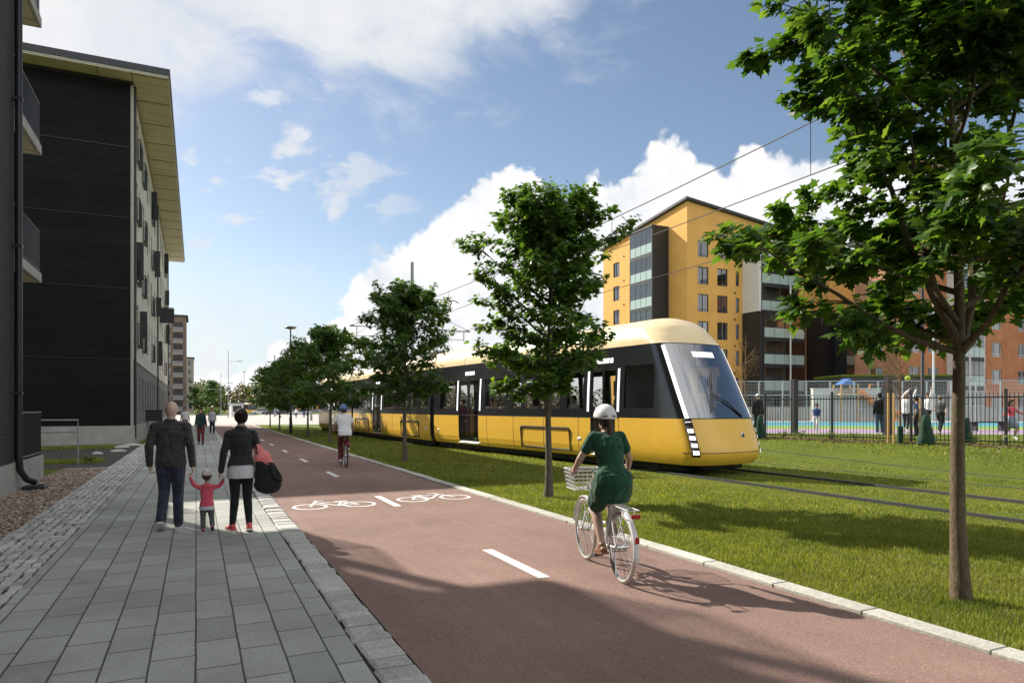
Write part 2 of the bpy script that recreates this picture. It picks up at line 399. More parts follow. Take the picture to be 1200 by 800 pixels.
def stone(name,stops,scale=45,rough=.85):
    m,nt=newmat(name); co=worldco(nt); g=nt.nodes.new('ShaderNodeNewGeometry')
    c=ramp(nt,g.outputs['Random Per Island'],stops)
    n=noise(nt,co,scale,6,.75); d=noise(nt,co,1.1,5)
    c=mix(nt,1.0,c,ramp(nt,n,[(.3,(.6,.6,.6)),(.7,(1.3,1.3,1.3))]),'MULTIPLY')
    c=mix(nt,1.0,c,ramp(nt,d,[(.3,(.78,.78,.76)),(.7,(1.08,1.08,1.08))]),'MULTIPLY')
    finish(nt,c,rough,n,.006,0,.3); return m
M_sett=stone('granite_sett',[(0,(.36,.36,.34)),(.5,(.48,.475,.45)),(1,(.58,.57,.54))])
M_settw=stone('pale_granite_sett',[(0,(.42,.415,.39)),(.5,(.52,.51,.48)),(1,(.60,.59,.56))])
M_kerb=stone('pale_kerb_stone',[(0,(.46,.45,.40)),(1,(.58,.57,.52))],35)
M_peb=stone('brown_pebbles',[(0,(.12,.085,.065)),(.4,(.28,.205,.155)),(.75,(.42,.33,.26)),(1,(.58,.53,.46))],30)
M_mulch=stone('bark_mulch',[(0,(.05,.03,.02)),(.5,(.12,.07,.045)),(1,(.22,.15,.10))],30)
M_paint=None
def paintmat():
    m,nt=newmat('road_paint'); p=worldco(nt); b=noise(nt,p,90,4,.8); a=noise(nt,p,9,5,.7)
    c=mix(nt,ramp(nt,mth(nt,'ADD',mth(nt,'MULTIPLY',a,.5),mth(nt,'MULTIPLY',b,.5)),[(.57,(0,0,0)),(.68,(1,1,1))]),(.72,.71,.68),(.30,.22,.20))
    finish(nt,c,.8,b,.003); return m
M_paint=paintmat()

# ------------------------------------------------------------------ ground sheet
def ground():
    xs=[-2500,-900,-300,-120,-60,-30,-20,-14,-10,-6]+[-4+.5*i for i in range(17)]+[5+.5*i for i in range(42)]+[26.5+1.5*i for i in range(16)]+[60,75,100,150,300,900,2500]
    xs=sorted(set(xs)); ys=[-800,-200,-60,-30,-15]+[-8+1.0*i for i in range(90)]+[85,90,95,100,105,112,130,180,260,400,800,1500,3500]
    V=[(x,y,gz(x,y)) for y in ys for x in xs]; n=len(xs)
    Fq=[(j*n+i,j*n+i+1,(j+1)*n+i+1,(j+1)*n+i) for j in range(len(ys)-1) for i in range(n-1)]
    o=put('ground',mesh_np('ground',V,Fq,4),M_turf,None,True); tag(o,'green lawn and open ground under the whole street','ground',None,'structure')
ground()
def sheet(name,poly,z,mat_,label,cat,thick=None,parent=None,kind='structure'):
    mb=MB()
    if thick is None: mb.add([(x,y,z) for x,y in poly],[tuple(range(len(poly)))])
    else:
        n=len(poly); mb.add([(x,y,z-thick) for x,y in poly]+[(x,y,z) for x,y in poly],[tuple(range(n))[::-1],tuple(range(n,2*n))]+[(i,(i+1)%n,n+(i+1)%n,n+i) for i in range(n)])
    o=obj(name,mb,mat_,parent)
    if kind and parent is None: tag(o,label,cat,None,kind)
    return o
def rect(x0,x1,y0,y1): return [(x0,y0),(x1,y0),(x1,y1),(x0,y1)]
sheet('sidewalk',rect(-1.5,1.02,-8,74),.024,M_pave,'grey concrete slab pavement the family walks along','pavement',.06)
path=sheet('cycle_path',rect(1.33,4.99,-8,74),.014,M_path,'reddish asphalt cycle path with white centre dashes','path',.05)
sheet('plaza',rect(-40,90,74,190),.010,M_plaza,'pale paved square and crossing beyond the cycle path','square',.05)
sheet('street',rect(-160,160,192,206),.014,asphalt('far_asphalt',(.06,.06,.062)),'dark cross street beyond the pale square','road',.05)
sheet('gravel_bed',rect(-3.36,-2.3,-8,23),.012,M_peb,'bed of brown pebbles beside the black house','ground',.05)
# kerb of long pale stones
def kerb():
    mb=MB(); y=-8.0
    while y<74:
        l=rng.uniform(.96,1.04); dx=rng.normal(0,.004); mb.bbox(5.0+dx,5.2+dx,y,y+l-.008,-.1,.045+rng.normal(0,.003),.008); y+=l
    o=obj('kerb',mb,M_kerb); tag(o,'pale kerb stones between cycle path and lawn','kerb',None,'structure')
kerb()
def setts(name,x0,x1,y0,y1,wx,wy,mat_,label,h=.03,jit=.012,gap=.012,skew=0):
    mb=MB(); nx=max(1,round((x1-x0)/wx)); w=(x1-x0)/nx; y=y0
    for i in range(nx):
        y=y0-rng.uniform(0,wy)
        while y<y1:
            l=wy*rng.uniform(.78,1.22); wy_=l
            xa=x0+i*w+gap/2+rng.normal(0,jit*.5); xb=x0+(i+1)*w-gap/2+rng.normal(0,jit*.5); ya=y+gap/2; yb=y+l-gap/2
            hh=h+rng.normal(0,.004); q=[(xa,ya),(xb,ya),(xb,yb),(xa,yb)]
            q=[(a+rng.normal(0,jit*.35),b+rng.normal(0,jit*.35)) for a,b in q]; cx=sum(a for a,b in q)/4; cy_=sum(b for a,b in q)/4
            t=.80
            vs=[(a,b,-.03) for a,b in q]+[(a,b,hh-.012) for a,b in q]+[(cx+(a-cx)*t,cy_+(b-cy_)*t,hh+rng.normal(0,.002)) for a,b in q]
            fs=[(8,9,10,11)]
            for k in range(4):
                k2=(k+1)%4; fs+=[(k,k2,4+k2,4+k),(4+k,4+k2,8+k2,8+k)]
            mb.add(vs,fs); y+=l
    o=obj(name,mb,mat_,None,False,False); tag(o,label,'paving',None,'structure'); return o
sheet('paving_bed',rect(-2.3,1.33,-8,74),.004,mat('sand_joint',(.040,.038,.033),.95,.3,20,.004),'dark sand bed showing between the paving stones','ground')
setts('cobble_strip',-2.29,-1.51,2,40,.112,.15,M_sett,'band of rough grey cobblestones along the left of the pavement',.036,.016,.026)
setts('sett_border',1.03,1.325,-2,74,.29,.19,M_settw,'row of pale granite setts edging the cycle path',.032,.012,.024)
# painted marks, parts of the path
def dash(y0,l=1.5,w=.13):
    mb=MB(); mb.add([(3.18-w/2,y0,.0185),(3.18+w/2,y0,.0185),(3.18+w/2,y0+l,.0185),(3.18-w/2,y0+l,.0185)],[(0,1,2,3)])
    obj('lane_dash',mb,M_paint,path)
for y0 in (-4.8,.65,6.1,11.6,17.2,22.4,27.6,32.8,38,43.2,48.4,53.6,58.8,64,69.2): dash(y0)
def bike_mark(cx,cy,flip=1):
    mb=MB(); z=.0185
    def line(p,q,w):
        p=Vector(p);q=Vector(q);d=(q-p).normalized();n_=Vector((-d.y,d.x))*w/2
        nonlocal z; z+=.00012
        mb.add([(cx+flip*a.x,cy+a.y,z) for a in (p-n_,q-n_,q+n_,p+n_)],[(0,1,2,3)])
    def circ(c,r,w,n=32):
        nonlocal z; z+=.00012
        vs=[];fs=[]
        for i in range(n):
            a=2*math.pi*i/n
            for rr in (r-w/2,r+w/2): vs.append((cx+flip*(c[0]+rr*math.cos(a)),cy+c[1]+rr*1.15*math.sin(a),z))
        for i in range(n): j=(i+1)%n; fs.append((2*i,2*i+1,2*j+1,2*j))
        mb.add(vs,fs)
    A=(-.42,.0);B=(.42,.0); bb=(-.06,-.02); st=(-.2,.48); hd=(.25,.52)
    circ(A,.27,.06);circ(B,.27,.06)
    line(A,bb,.05);line(A,st,.05);line(st,bb,.05);line(bb,hd,.05);line((-.18,.42),(.24,.44),.05);line(B,(.22,.68),.05)
    line((-.32,.5),(-.08,.5),.07);line((.08,.7),(.26,.7),.055)
    obj('bicycle_mark',mb,M_paint,path)
bike_mark(2.2,12.15,-1); bike_mark(4.08,12.35,1)

# pebbles, bark, grass
def scatter_rocks(name,n,fx,size,mat_,label,flat=.6,kind='stuff',cat='gravel'):
    ico=np.array([(0,0,-1),(.72,-.53,-.45),(-.28,-.85,-.45),(-.89,0,-.45),(-.28,.85,-.45),(.72,.53,-.45),(.28,-.85,.45),(-.72,-.53,.45),(-.72,.53,.45),(.28,.85,.45),(.89,0,.45),(0,0,1)])
    fi=np.array([(0,1,2),(1,0,5),(0,2,3),(0,3,4),(0,4,5),(1,5,10),(2,1,6),(3,2,7),(4,3,8),(5,4,9),(1,10,6),(2,6,7),(3,7,8),(4,8,9),(5,9,10),(6,10,11),(7,6,11),(8,7,11),(9,8,11),(10,9,11)])
    V=[];Fc=[]
    for i in range(n):
        x,y,z=fx(); s=size*rng.uniform(.5,1.4); sc3=np.array([s*rng.uniform(.7,1.4),s*rng.uniform(.6,1),s*flat*rng.uniform(.7,1)])
        M=np.array(Matrix.Rotation(rng.uniform(0,6.28),3,'Z')@Matrix.Rotation(rng.normal(0,.35),3,'X'))
        V.append((ico*(1+rng.normal(0,.1,(12,1)))*sc3)@M.T+np.array([x,y,z+sc3[2]*.35])); Fc.append(fi+12*i)
    o=put(name,mesh_np(name,np.concatenate(V),np.concatenate(Fc),3),mat_,None,True); tag(o,label,cat,None,kind); return o
scatter_rocks('gravel',9000,lambda:(rng.uniform(-3.42,-2.32),rng.uniform(7.5,22.8),.012),.024,M_peb,'loose brown pebbles between the black house and the cobblestones')
def mulch_pt():
    t=rng.uniform(-13,25); s=-.55+rng.normal(0,.28); p=Vector((F0.x,F0.y))+FD.xy*t+FN*s; return p.x,p.y,gz(p.x,p.y)+.01
scatter_rocks('mulch',6000,mulch_pt,.045,M_mulch,'strip of brown bark mulch along the playground fence',.45,'stuff','mulch')

RAILX=(11.25,13.55)
def grass():
    V=[];bands=[(2.6,6,70000,.0042,.044),(6,10,105000,.0060,.046),(10,17,95000,.010,.050),(17,30,60000,.018,.06),(30,70,45000,.035,.07)]
    P=[];W=[];H=[]
    for d0,d1,n,wd,h in bands:
        d=np.sqrt(rng.uniform(d0*d0,d1*d1,n*2)); t=rng.uniform(-.62,.92,n*2); l=t*d+rng.uniform(-1,1,n*2)
        x=d*AX[0]+l*RT[0]; y=d*AX[1]+l*RT[1]
        s=FN.x*(x-F0.x)+FN.y*(y-F0.y)
        ok=(x>5.21)&(x<60)&((s<-.75)|((s>.1)&(s<3.2)&(y<23)))&(y<72)
        for rx in RAILX: ok&=(np.abs(x-rx)>.085)
        ok&=~((x>9.2)&(x<13.5)&(y>14.5)&(y<55)&(x-(12.6-.114*y)>.35)&(rng.uniform(0,1,len(x))<.75))
        x=x[ok];y=y[ok]; P.append(np.stack([x,y],1)); W.append(np.full(len(x),wd)); H.append(h*rng.uniform(.40,1.15,len(x)))
    for (xa,xb,ya,yb,n,wd,h) in ((-5.2,-2.75,24.6,26.4,5000,.02,.10),(-9,-2.9,33,36.2,4500,.025,.09)):
        P.append(np.stack([rng.uniform(xa,xb,n),rng.uniform(ya,yb,n)],1)); W.append(np.full(n,wd)); H.append(h*rng.uniform(.5,1.2,n))
    P=np.concatenate(P);W=np.concatenate(W);H=np.concatenate(H); n=len(P)
    for rx in RAILX+(16.0,17.9): H*=np.where(np.abs(P[:,0]-rx)<.75,.38,1.0)
    tr=np.hypot(P[:,0]-6.2,P[:,1]-3.85); H*=np.where(tr<.28,1.25,1.0)
    patch=np.sin(P[:,0]*2.1+np.sin(P[:,1]*1.3)*1.5)*np.sin(P[:,1]*1.7+1.1*np.sin(P[:,0]*.9)); H*=1+.18*patch
    z=np.array([gz(a,b) for a,b in P])
    an=rng.uniform(0,6.283,n); la=rng.uniform(0,6.283,n); lean=H*rng.uniform(.1,.75,n)
    bx=np.cos(an)*W/2; by=np.sin(an)*W/2; mx=np.cos(la)*lean; my=np.sin(la)*lean
    V=np.empty((n,5,3)); 
    V[:,0]=np.stack([P[:,0]-bx,P[:,1]-by,z-.005],1); V[:,1]=np.stack([P[:,0]+bx,P[:,1]+by,z-.005],1)
    V[:,2]=np.stack([P[:,0]+bx*.8+mx*.35,P[:,1]+by*.8+my*.35,z+H*.6],1); V[:,3]=np.stack([P[:,0]-bx*.8+mx*.35,P[:,1]-by*.8+my*.35,z+H*.6],1)
    V[:,4]=np.stack([P[:,0]+mx,P[:,1]+my,z+H],1)
    b=np.arange(n)[:,None]*5
    T=np.concatenate([b+np.array([[0,1,2]]),b+np.array([[0,2,3]]),b+np.array([[3,2,4]])],0)
    M=leafmat('grass_blade',patch=True,stops=[(0,(.085,.108,.018)),(.35,(.155,.190,.034)),(.75,(.235,.260,.055)),(.93,(.33,.32,.10)),(1,(.40,.35,.18))],trans=.38,rough=.5,tcol=(1.6,1.7,.5))
    o=put('grass',mesh_np('grass',V.reshape(-1,3),T,3),M); tag(o,'short green lawn grass beside the cycle path and around the tracks','grass',None,'stuff')
grass()
# ------------------------------------------------------------------ trees
def barkmat(name,c):
    m,nt=newmat(name); co=objco(nt)
    mp=N(nt,'ShaderNodeMapping'); mp.inputs['Scale'].default_value=(1,1,.35); L(nt,co,mp.inputs[0])
    n=noise(nt,mp.outputs[0],38,6,.7,.4); a=noise(nt,co,5,5)
    cc=ramp(nt,n,[(.3,tuple(x*.5 for x in c)),(.55,c),(.75,tuple(x*1.45 for x in c))])
    cc=mix(nt,mth(nt,'MULTIPLY',ramp(nt,a,[(.5,(0,0,0)),(.7,(1,1,1))]),.45),cc,(.10,.115,.05))
    finish(nt,cc,.9,n,.012,0,.2); return m
M_bark=barkmat('maple_bark',(.165,.125,.085)); M_bark2=barkmat('grey_bark',(.15,.135,.115)); M_twig=barkmat('bare_twig',(.20,.13,.075))
M_leaf=leafmat('maple_leaf',[(0,(.034,.084,.022)),(.45,(.066,.142,.030)),(.8,(.108,.195,.038)),(1,(.16,.25,.050))],.45,.42,(1.75,1.7,.55))
HALF=[(0,0),(.20,-.10),(.30,.02),(.26,.16),(.54,.26),(.44,.40),(.24,.44),(.26,.62),(.10,.70),(0,1.0)]
OUT=HALF+[(-x,y) for x,y in HALF[-2:0:-1]]
LEAF=np.array([(0,.30,0)]+[(x,y,-.22*abs(x)-.22*y*y) for x,y in OUT]); nL=len(LEAF)
LFAN=np.array([(0,1+i,1+(i+1)%(nL-1)) for i in range(nL-1)])
KITE=np.array([(0,0,0),(.42,.42,-.12),(0,1,-.2),(-.42,.42,-.12)]); KF=np.array([(0,1,2),(0,2,3)])
def tree_data(seed,H,r0,z0,rad,zt,nleaf,ls,fork=None,simple=False,nlimb=15,asym=(0,0),dens=1.0):
    g=np.random.default_rng(seed); wood=MB()
    def env(z):                                         # crown radius by height
        t=(z-z0)/(zt-z0)
        t=max(t,.02)
        if t<=0 or t>=1: return .12
        return rad*(math.sin(math.pi*min(.5,t*1.1+.16))**.7 if t<.55 else 1.0*(1-((t-.55)/.45)**1.7)**.75)+.08
    lean=g.normal(0,.010,2)
    spine=[]
    for i in range(9):
        z=H*.86*i/8; spine.append(Vector((lean[0]*z+.018*math.sin(z*1.3+seed),lean[1]*z+.018*math.cos(z*1.7+seed),z)))
    if fork:
        fz=fork
        lo=[p for p in spine if p.z<fz]+[Vector((lean[0]*fz,lean[1]*fz,fz))]
    wood.tube(spine,[r0*(1.28 if i==0 else 1.0)*max(.12,1-(p.z/(H*.9))**1.1*.9) for i,p in enumerate(spine)],10)
    wood.tube([(0,0,-.06),(0,0,.05),(0,0,.16)],[r0*1.5,r0*1.3,r0*1.02],12)
    tips=[]
    def branch(p,dirv,ln,r,lvl):
        pts=[Vector(p)];d=Vector(dirv).normalized();n=5
        for i in range(n):
            d=(d+Vector(g.normal(0,.13,3))+Vector((0,0,.05 if lvl==0 else -.01))).normalized(); pts.append(pts[-1]+d*ln/n)
        wood.tube(pts,[max(.0035,r*(1-.82*i/n)) for i in range(n+1)],7 if lvl==0 else 4)
        return pts
    ga=g.uniform(0,6.28)
    limbs=[]
    for k in range(nlimb):
        t=(k+.4)/nlimb; zb=z0*.92+(zt*.86-z0*.92)*t**.95
        if fork: zb=max(zb,fork-.1+.3*t)
        ga+=2.39996+g.normal(0,.25); up=R(12+52*t+g.normal(0,7))
        rr=env(min(zt*.97,zb+.30))*g.uniform(.72,1.12); dv=Vector((math.cos(ga)*math.cos(up),math.sin(ga)*math.cos(up),math.sin(up)))
        i=min(7,int(zb/(H*.86)*8)); fr=zb/(H*.86)*8-i; base=spine[i].lerp(spine[i+1],fr)
        ln=min(rr/max(.35,math.cos(up)),2.9,max(.35,(zt-.15-zb)/math.sin(up)))
        while ln>.3 and (base.z+dv.z*ln>zt-.1 or math.hypot(dv.x,dv.y)*ln>env(base.z+dv.z*ln)*1.08+.1): ln*=.93
        limbs.append((base,dv,ln,r0*(.46-.25*t)))
    if fork:                                            # two strong leaders above the fork
        limbs+= [(Vector((0,0,fork-.08)),Vector((.62,-.30,1.0)),2.7,r0*.62),(Vector((0,0,fork-.05)),Vector((-.30,.25,1.0)),2.6,r0*.58)]
    for base,dv,ln,r in limbs:
        pts=branch(base,dv,ln,r,0)
        for j in range(2,6):
            for q in range(3 if j<5 else 4):
                az=g.uniform(0,6.28); d0=(pts[j]-pts[j-1]).normalized()
                sd=(d0*.55+Vector((math.cos(az),math.sin(az),g.uniform(-.35,.5)))).normalized()
                tl=g.uniform(.28,.62)*(ln/2.0)**.5
                tw=branch(pts[j].lerp(pts[j-1],g.uniform(0,.8)),sd,tl,.009,1)
                for e in (2,3,4,5): tips.append((tw[e],(tw[e]-tw[e-1]).normalized(),1.0 if e>3 else .55))
    top=spine[-1]
    for q in range(10):
        az=g.uniform(0,6.28); tw=branch(top-Vector((0,0,g.uniform(0,.8))),Vector((math.cos(az)*.5,math.sin(az)*.5,1)),g.uniform(.4,.8)*min(1,(zt-top.z)/.5+.5),.01,1)
        for e in (2,3,4,5): tips.append((tw[e],(tw[e]-tw[e-1]).normalized(),1))
    wts=np.array([t[2] for t in tips])*g.uniform(.15,1.6,len(tips)); cnt=g.multinomial(nleaf,wts/wts.sum())
    base_=KITE if simple else LEAF; fan=KF if simple else LFAN; k=len(base_)
    V=[];Fc=[];o=0
    for (p,d,_),c in zip(tips,cnt):
        pr=math.hypot(p.x,p.y)
        outw=Vector((p.x,p.y,0)); outw=outw.normalized() if outw.length>.05 else Vector((1,0,0))
        a0=g.uniform(0,6.28)
        for i in range(c):
            a=a0+i*2.4+g.normal(0,.5)
            hd=(Vector((math.cos(a),math.sin(a),0))*.8+outw*.55+d*.2+Vector((0,0,g.normal(-.30,.28)))).normalized()
            up=(Vector((0,0,1))+Vector(g.normal(0,.36,3))+outw*.25); x=hd.cross(up)
            if x.length<.05: continue
            x.normalize(); nn=x.cross(hd)
            s=ls*g.uniform(.62,1.2); pos=p+hd*g.uniform(.02,.11)+Vector(g.normal(0,.035,3))
            M=np.array([[x.x,hd.x,nn.x],[x.y,hd.y,nn.y],[x.z,hd.z,nn.z]])
            b=base_*np.array([1,1,g.uniform(-.4,1.7)])
            V.append((b*s)@M.T+np.array(pos)); Fc.append(fan+o); o+=k
    return wood,np.concatenate(V),np.concatenate(Fc)
LAMP_GROUP='young maples planted in a row along the cycle path'
def tree(name,label,loc,rz,group,bark=M_bark,leaf=M_leaf,**kw):
    wood,V,Fc=tree_data(**kw); t=thing(name,label,'tree',loc,rz,group)
    obj('trunk',wood,bark,t,True,False); put('crown',mesh_np('crown',V,Fc,3),leaf,t); return t
t1=tree('maple_tree','large leafy maple nearest the camera, with a thick brown trunk and forked limbs',(6.2,3.85,0),R(20),LAMP_GROUP,seed=11,H=6.3,r0=.070,z0=1.95,rad=2.05,zt=6.9,nleaf=27000,ls=.118,fork=2.3,nlimb=30)
t2=tree('maple_tree','slender maple standing between the white city bicycle and the tram doors',(6.15,11.65,0),R(160),LAMP_GROUP,bark=M_bark2,seed=5,H=5.7,r0=.072,z0=2.0,rad=1.36,zt=6.0,nleaf=19000,ls=.112,nlimb=40)
t3=tree('maple_tree','rounded maple in front of the middle tram carriage, next beyond the slender one',(6.15,21.6,0),R(75),LAMP_GROUP,bark=M_bark2,seed=23,H=5.5,r0=.075,z0=2.0,rad=1.62,zt=5.75,nleaf=17000,ls=.118,nlimb=40)
t4=tree('maple_tree','dense maple just behind the cyclist in the white shirt',(6.05,34.8,0),0,LAMP_GROUP,bark=M_bark2,seed=31,H=5.5,r0=.07,z0=1.7,rad=2.0,zt=5.7,nleaf=14000,ls=.15,simple=True,nlimb=36)
for i,(y,rz,s,lab) in enumerate(((42.5,2.1,.97,'maple fifth along the row of trees, next before the black lamp post'),(50.5,4.0,.95,'maple right behind the black lamp post in the tree row'),(58,1.2,.95,'second last maple of the tree row along the lawn'),(66,5.0,.93,'last maple of the tree row, close to the pale square'))):
    dup(t4,(6.1,y,0),rz,lab,s)

# ------------------------------------------------------------------ people
SK={}
def skinm(c): 
    k='skin_%d'%int(c[0]*1000)
    if k not in SK:
        m=mat(k,c,.5,.10,20); p=[n for n in m.node_tree.nodes if n.type=='BSDF_PRINCIPLED'][0]
        p.inputs['Subsurface Weight'].default_value=.08; p.inputs['Subsurface Radius'].default_value=(.01,.004,.002); SK[k]=m
    return SK[k]
SKIN=(.47,.31,.235)
def remesh(mb,voxel,it=4):
    me=bpy.data.meshes.new('tmp'); me.from_pydata(mb.v,[],mb.f); me.update(); fixn(me)
    o=bpy.data.objects.new('tmp',me); col.objects.link(o)
    m=o.modifiers.new('r','REMESH'); m.mode='VOXEL'; m.voxel_size=voxel; m.use_smooth_shade=True
    s=o.modifiers.new('s','SMOOTH'); s.iterations=it; s.factor=.5
    dg=bpy.context.evaluated_depsgraph_get(); dg.update()
    r=bpy.data.meshes.new_from_object(o.evaluated_get(dg)); bpy.data.objects.remove(o); bpy.data.meshes.remove(me); return r
def rput(name,mb,voxel,m,parent,it=4,extra=None):
    me=remesh(mb,voxel,it)
    if extra is not None and extra.v:
        import bmesh
        e=bpy.data.meshes.new('e'); e.from_pydata(extra.v,[],extra.f); e.update()
        bm=bmesh.new(); bm.from_mesh(me); bm.from_mesh(e); bm.to_mesh(me); bm.free(); bpy.data.meshes.remove(e)
    me.name=name; return put(name,me,m,parent,True)
BASE=dict(pelvis=(0,0,.95),waist=(0,.0,1.10),chest=(0,0,1.30),neck=(0,-.01,1.47),head=(0,.015,1.63),
 shL=(-.160,0,1.385),elL=(-.215,-.03,1.11),wrL=(-.235,.03,.87),hdL=(0,.15,-1),
 shR=(.160,0,1.385),elR=(.215,-.03,1.11),wrR=(.235,.03,.87),hdR=(0,.15,-1),
 hipL=(-.09,0,.92),knL=(-.10,.03,.50),anL=(-.10,-.02,.085),toL=(0,1,-.05),
 hipR=(.09,0,.92),knR=(.10,.03,.50),anR=(.10,-.02,.085),toR=(0,1,-.05))
def hand(mb,wr,d,s,side,curl=.5,vert=True):
    wr=Vector(wr); d=Vector(d).normalized(); inw=Vector((-side,0,0))
    n_=(inw-d*inw.dot(d)).normalized(); fw=d.cross(n_)*(-side)      # thumb side
    if fw.y<0: fw=-fw
    rot=Matrix((fw,n_,d)).transposed()
    mb.ell(wr+d*.055*s,(.040*s,.016*s,.052*s),rot,10,8)
    for i,(off,ln) in enumerate(((.031,.072),(.011,.080),(-.010,.074),(-.030,.058))):
        b=wr+d*.092*s+fw*off*s; a=b+(d*math.cos(curl*.6)+n_*math.sin(curl*.6))*ln*.5*s; c=a+(d*math.cos(curl*1.9)+n_*math.sin(curl*1.9))*ln*.5*s
        mb.tube([b-d*.02*s,b,a,c],[.0085*s,.009*s,.0082*s,.006*s],6)
    b=wr+d*.03*s+fw*.03*s; a=b+(d*.7+fw*.65+n_*.25)*.036*s; c=a+(d*.9+n_*.35+fw*.1)*.03*s
    mb.tube([b-fw*.012*s,b,a,c],[.011*s,.0115*s,.010*s,.007*s],6)
def person(label,loc,rz,H=1.75,pose={},top=None,bottom=None,shoes=None,hair=None,hat=None,skin=SKIN,fem=False,vox=.012,hs=1.0,wide=1.0,group=None,hold=True):
    """figure facing +Y; top=(mat,sleeve,hem drop), bottom=(kind,mat), hair=(style,mat), hat=(style,mat)"""
    s=H/1.75; J={k:Vector(v)*(1 if k[:2] in('hd','to') else s) for k,v in BASE.items()}
    for k,v in pose.items(): J[k]=Vector(v)*(1 if k[:2] in('hd','to') else s)
    root=thing('person',label,'person',loc,rz,group); W=wide*(.93 if fem else 1.0)
    kb=.92 if fem else 1.0
    def torso(mb,inf,lo='pelvis',hem=0):
        sp=J['neck']-J['pelvis']; tl=math.atan2(-sp.y,sp.z)*.8
        def P(a,b,t): return J[a].lerp(J[b],t)
        up=(J['waist']-J['pelvis']).normalized()
        rg=[]
        if lo=='pelvis': rg+=[(J['pelvis']-up*(.10*s+hem),(.150*W+inf)*s,(.105+inf)*s,tl*.6),(J['pelvis'],(.172*W*(1.04 if fem else 1)+inf)*s,(.122+inf)*s,tl*.6)]
        rg+=[(J['waist'],((.132 if fem else .158)*W+inf)*s,(.100+inf)*s,tl),(P('waist','chest',.6),((.148 if fem else .172)*W+inf)*s,(.112+inf)*s,tl),
             (J['chest'],((.158 if fem else .186)*W+inf)*s,(.118+inf)*s,tl),(P('chest','neck',.55),((.142 if fem else .166)*W+inf)*s,(.098+inf)*s,tl),(P('chest','neck',.82),(.088*W+inf)*s,(.070+inf)*s,tl),(J['neck']+sp.normalized()*.015*s,(.058+inf*.6)*s,(.058+inf*.6)*s,tl)]
        mb.loft(rg,18)
        for k in ('shL','shR'): mb.capsule(P('chest','neck',.62),(.066+inf)*s,J[k],(.054*kb+inf)*s)
    def arm(mb,sd,inf,upto=1.0):
        a,b,c=J['sh'+sd],J['el'+sd],J['wr'+sd]
        if upto>=1: mb.capsule(a,(.058*kb+inf)*s,b,(.042*kb+inf)*s); mb.capsule(b,(.043*kb+inf)*s,c,(.030*kb+inf*(1.0))*s)
        else: mb.capsule(a,(.058*kb+inf)*s,a.lerp(b,upto),(.047*kb+inf*1.3)*s)
    def leg(mb,sd,inf,end=1.0,lowinf=None):
        a,b,c=J['hip'+sd],J['kn'+sd],J['an'+sd]; li=inf if lowinf is None else lowinf
        mb.capsule(a,(.092+inf)*s,b,(.060+inf)*s); m=b.lerp(c,.32); back=Vector((0,-.012,0))*s
        mb.capsule(b,(.058+inf)*s,m+back,(.056+inf*.9)*s); mb.capsule(m+back,(.056+inf*.9)*s,b.lerp(c,end),(.036+li)*s)
    body=MB(); torso(body,0)
    hc=J['head']; hr=hs*s
    body.capsule(J['neck']-Vector((0,0,.02))*s,.056*s,hc-Vector((0,.01,.05))*hr,.052*s)
    body.ell(hc+Vector((0,-.006,.028))*hr,(.080*hr,.100*hr,.098*hr)); body.ell(hc+Vector((0,-.01,-.02))*hr,(.068*hr,.080*hr,.080*hr)); body.ell(hc+Vector((0,.030,-.050))*hr,(.054*hr,.058*hr,.066*hr))
    body.capsule(hc+Vector((0,.092,.005))*hr,.010*hr,hc+Vector((0,.106,-.022))*hr,.014*hr,8)           # nose
    body.capsule(hc+Vector((-.02,.083,-.062))*hr,.010*hr,hc+Vector((.02,.083,-.062))*hr,.010*hr,8)      # lips
    body.capsule(hc+Vector((-.04,.080,.026))*hr,.010*hr,hc+Vector((.04,.080,.026))*hr,.010*hr,8)        # brow
    for sd in (-1,1): body.ell(hc+Vector((.080*sd,-.006,.004))*hr,(.012*hr,.020*hr,.030*hr),Matrix.Rotation(.3*sd,3,'Z'))
    ex=MB()
    for sd,sg in (('L',-1),('R',1)):
        arm(body,sd,0); leg(body,sd,0)
        hand(ex,J['wr'+sd],J['hd'+sd],s*(.92 if fem else 1.0)*(1.1 if hs>1.2 else 1),sg,.9 if hold else .45)
        t=J['to'+sd].normalized(); a=J['an'+sd]; body.capsule(a+Vector((0,0,-.035))*s-t*.03*s,.036*s,a+t*.13*s+Vector((0,0,-.050))*s,.028*s)
    rput('body',body,vox,skinm(skin),root,4,ex)
    for sd in (-1,1):
        e=MB(); e.ell(hc+Vector((.031*sd,.084,.006))*hr,(.013*hr,.010*hr,.009*hr)); obj('eye',e,mat('eye',(.03,.02,.015),.2),root,True)
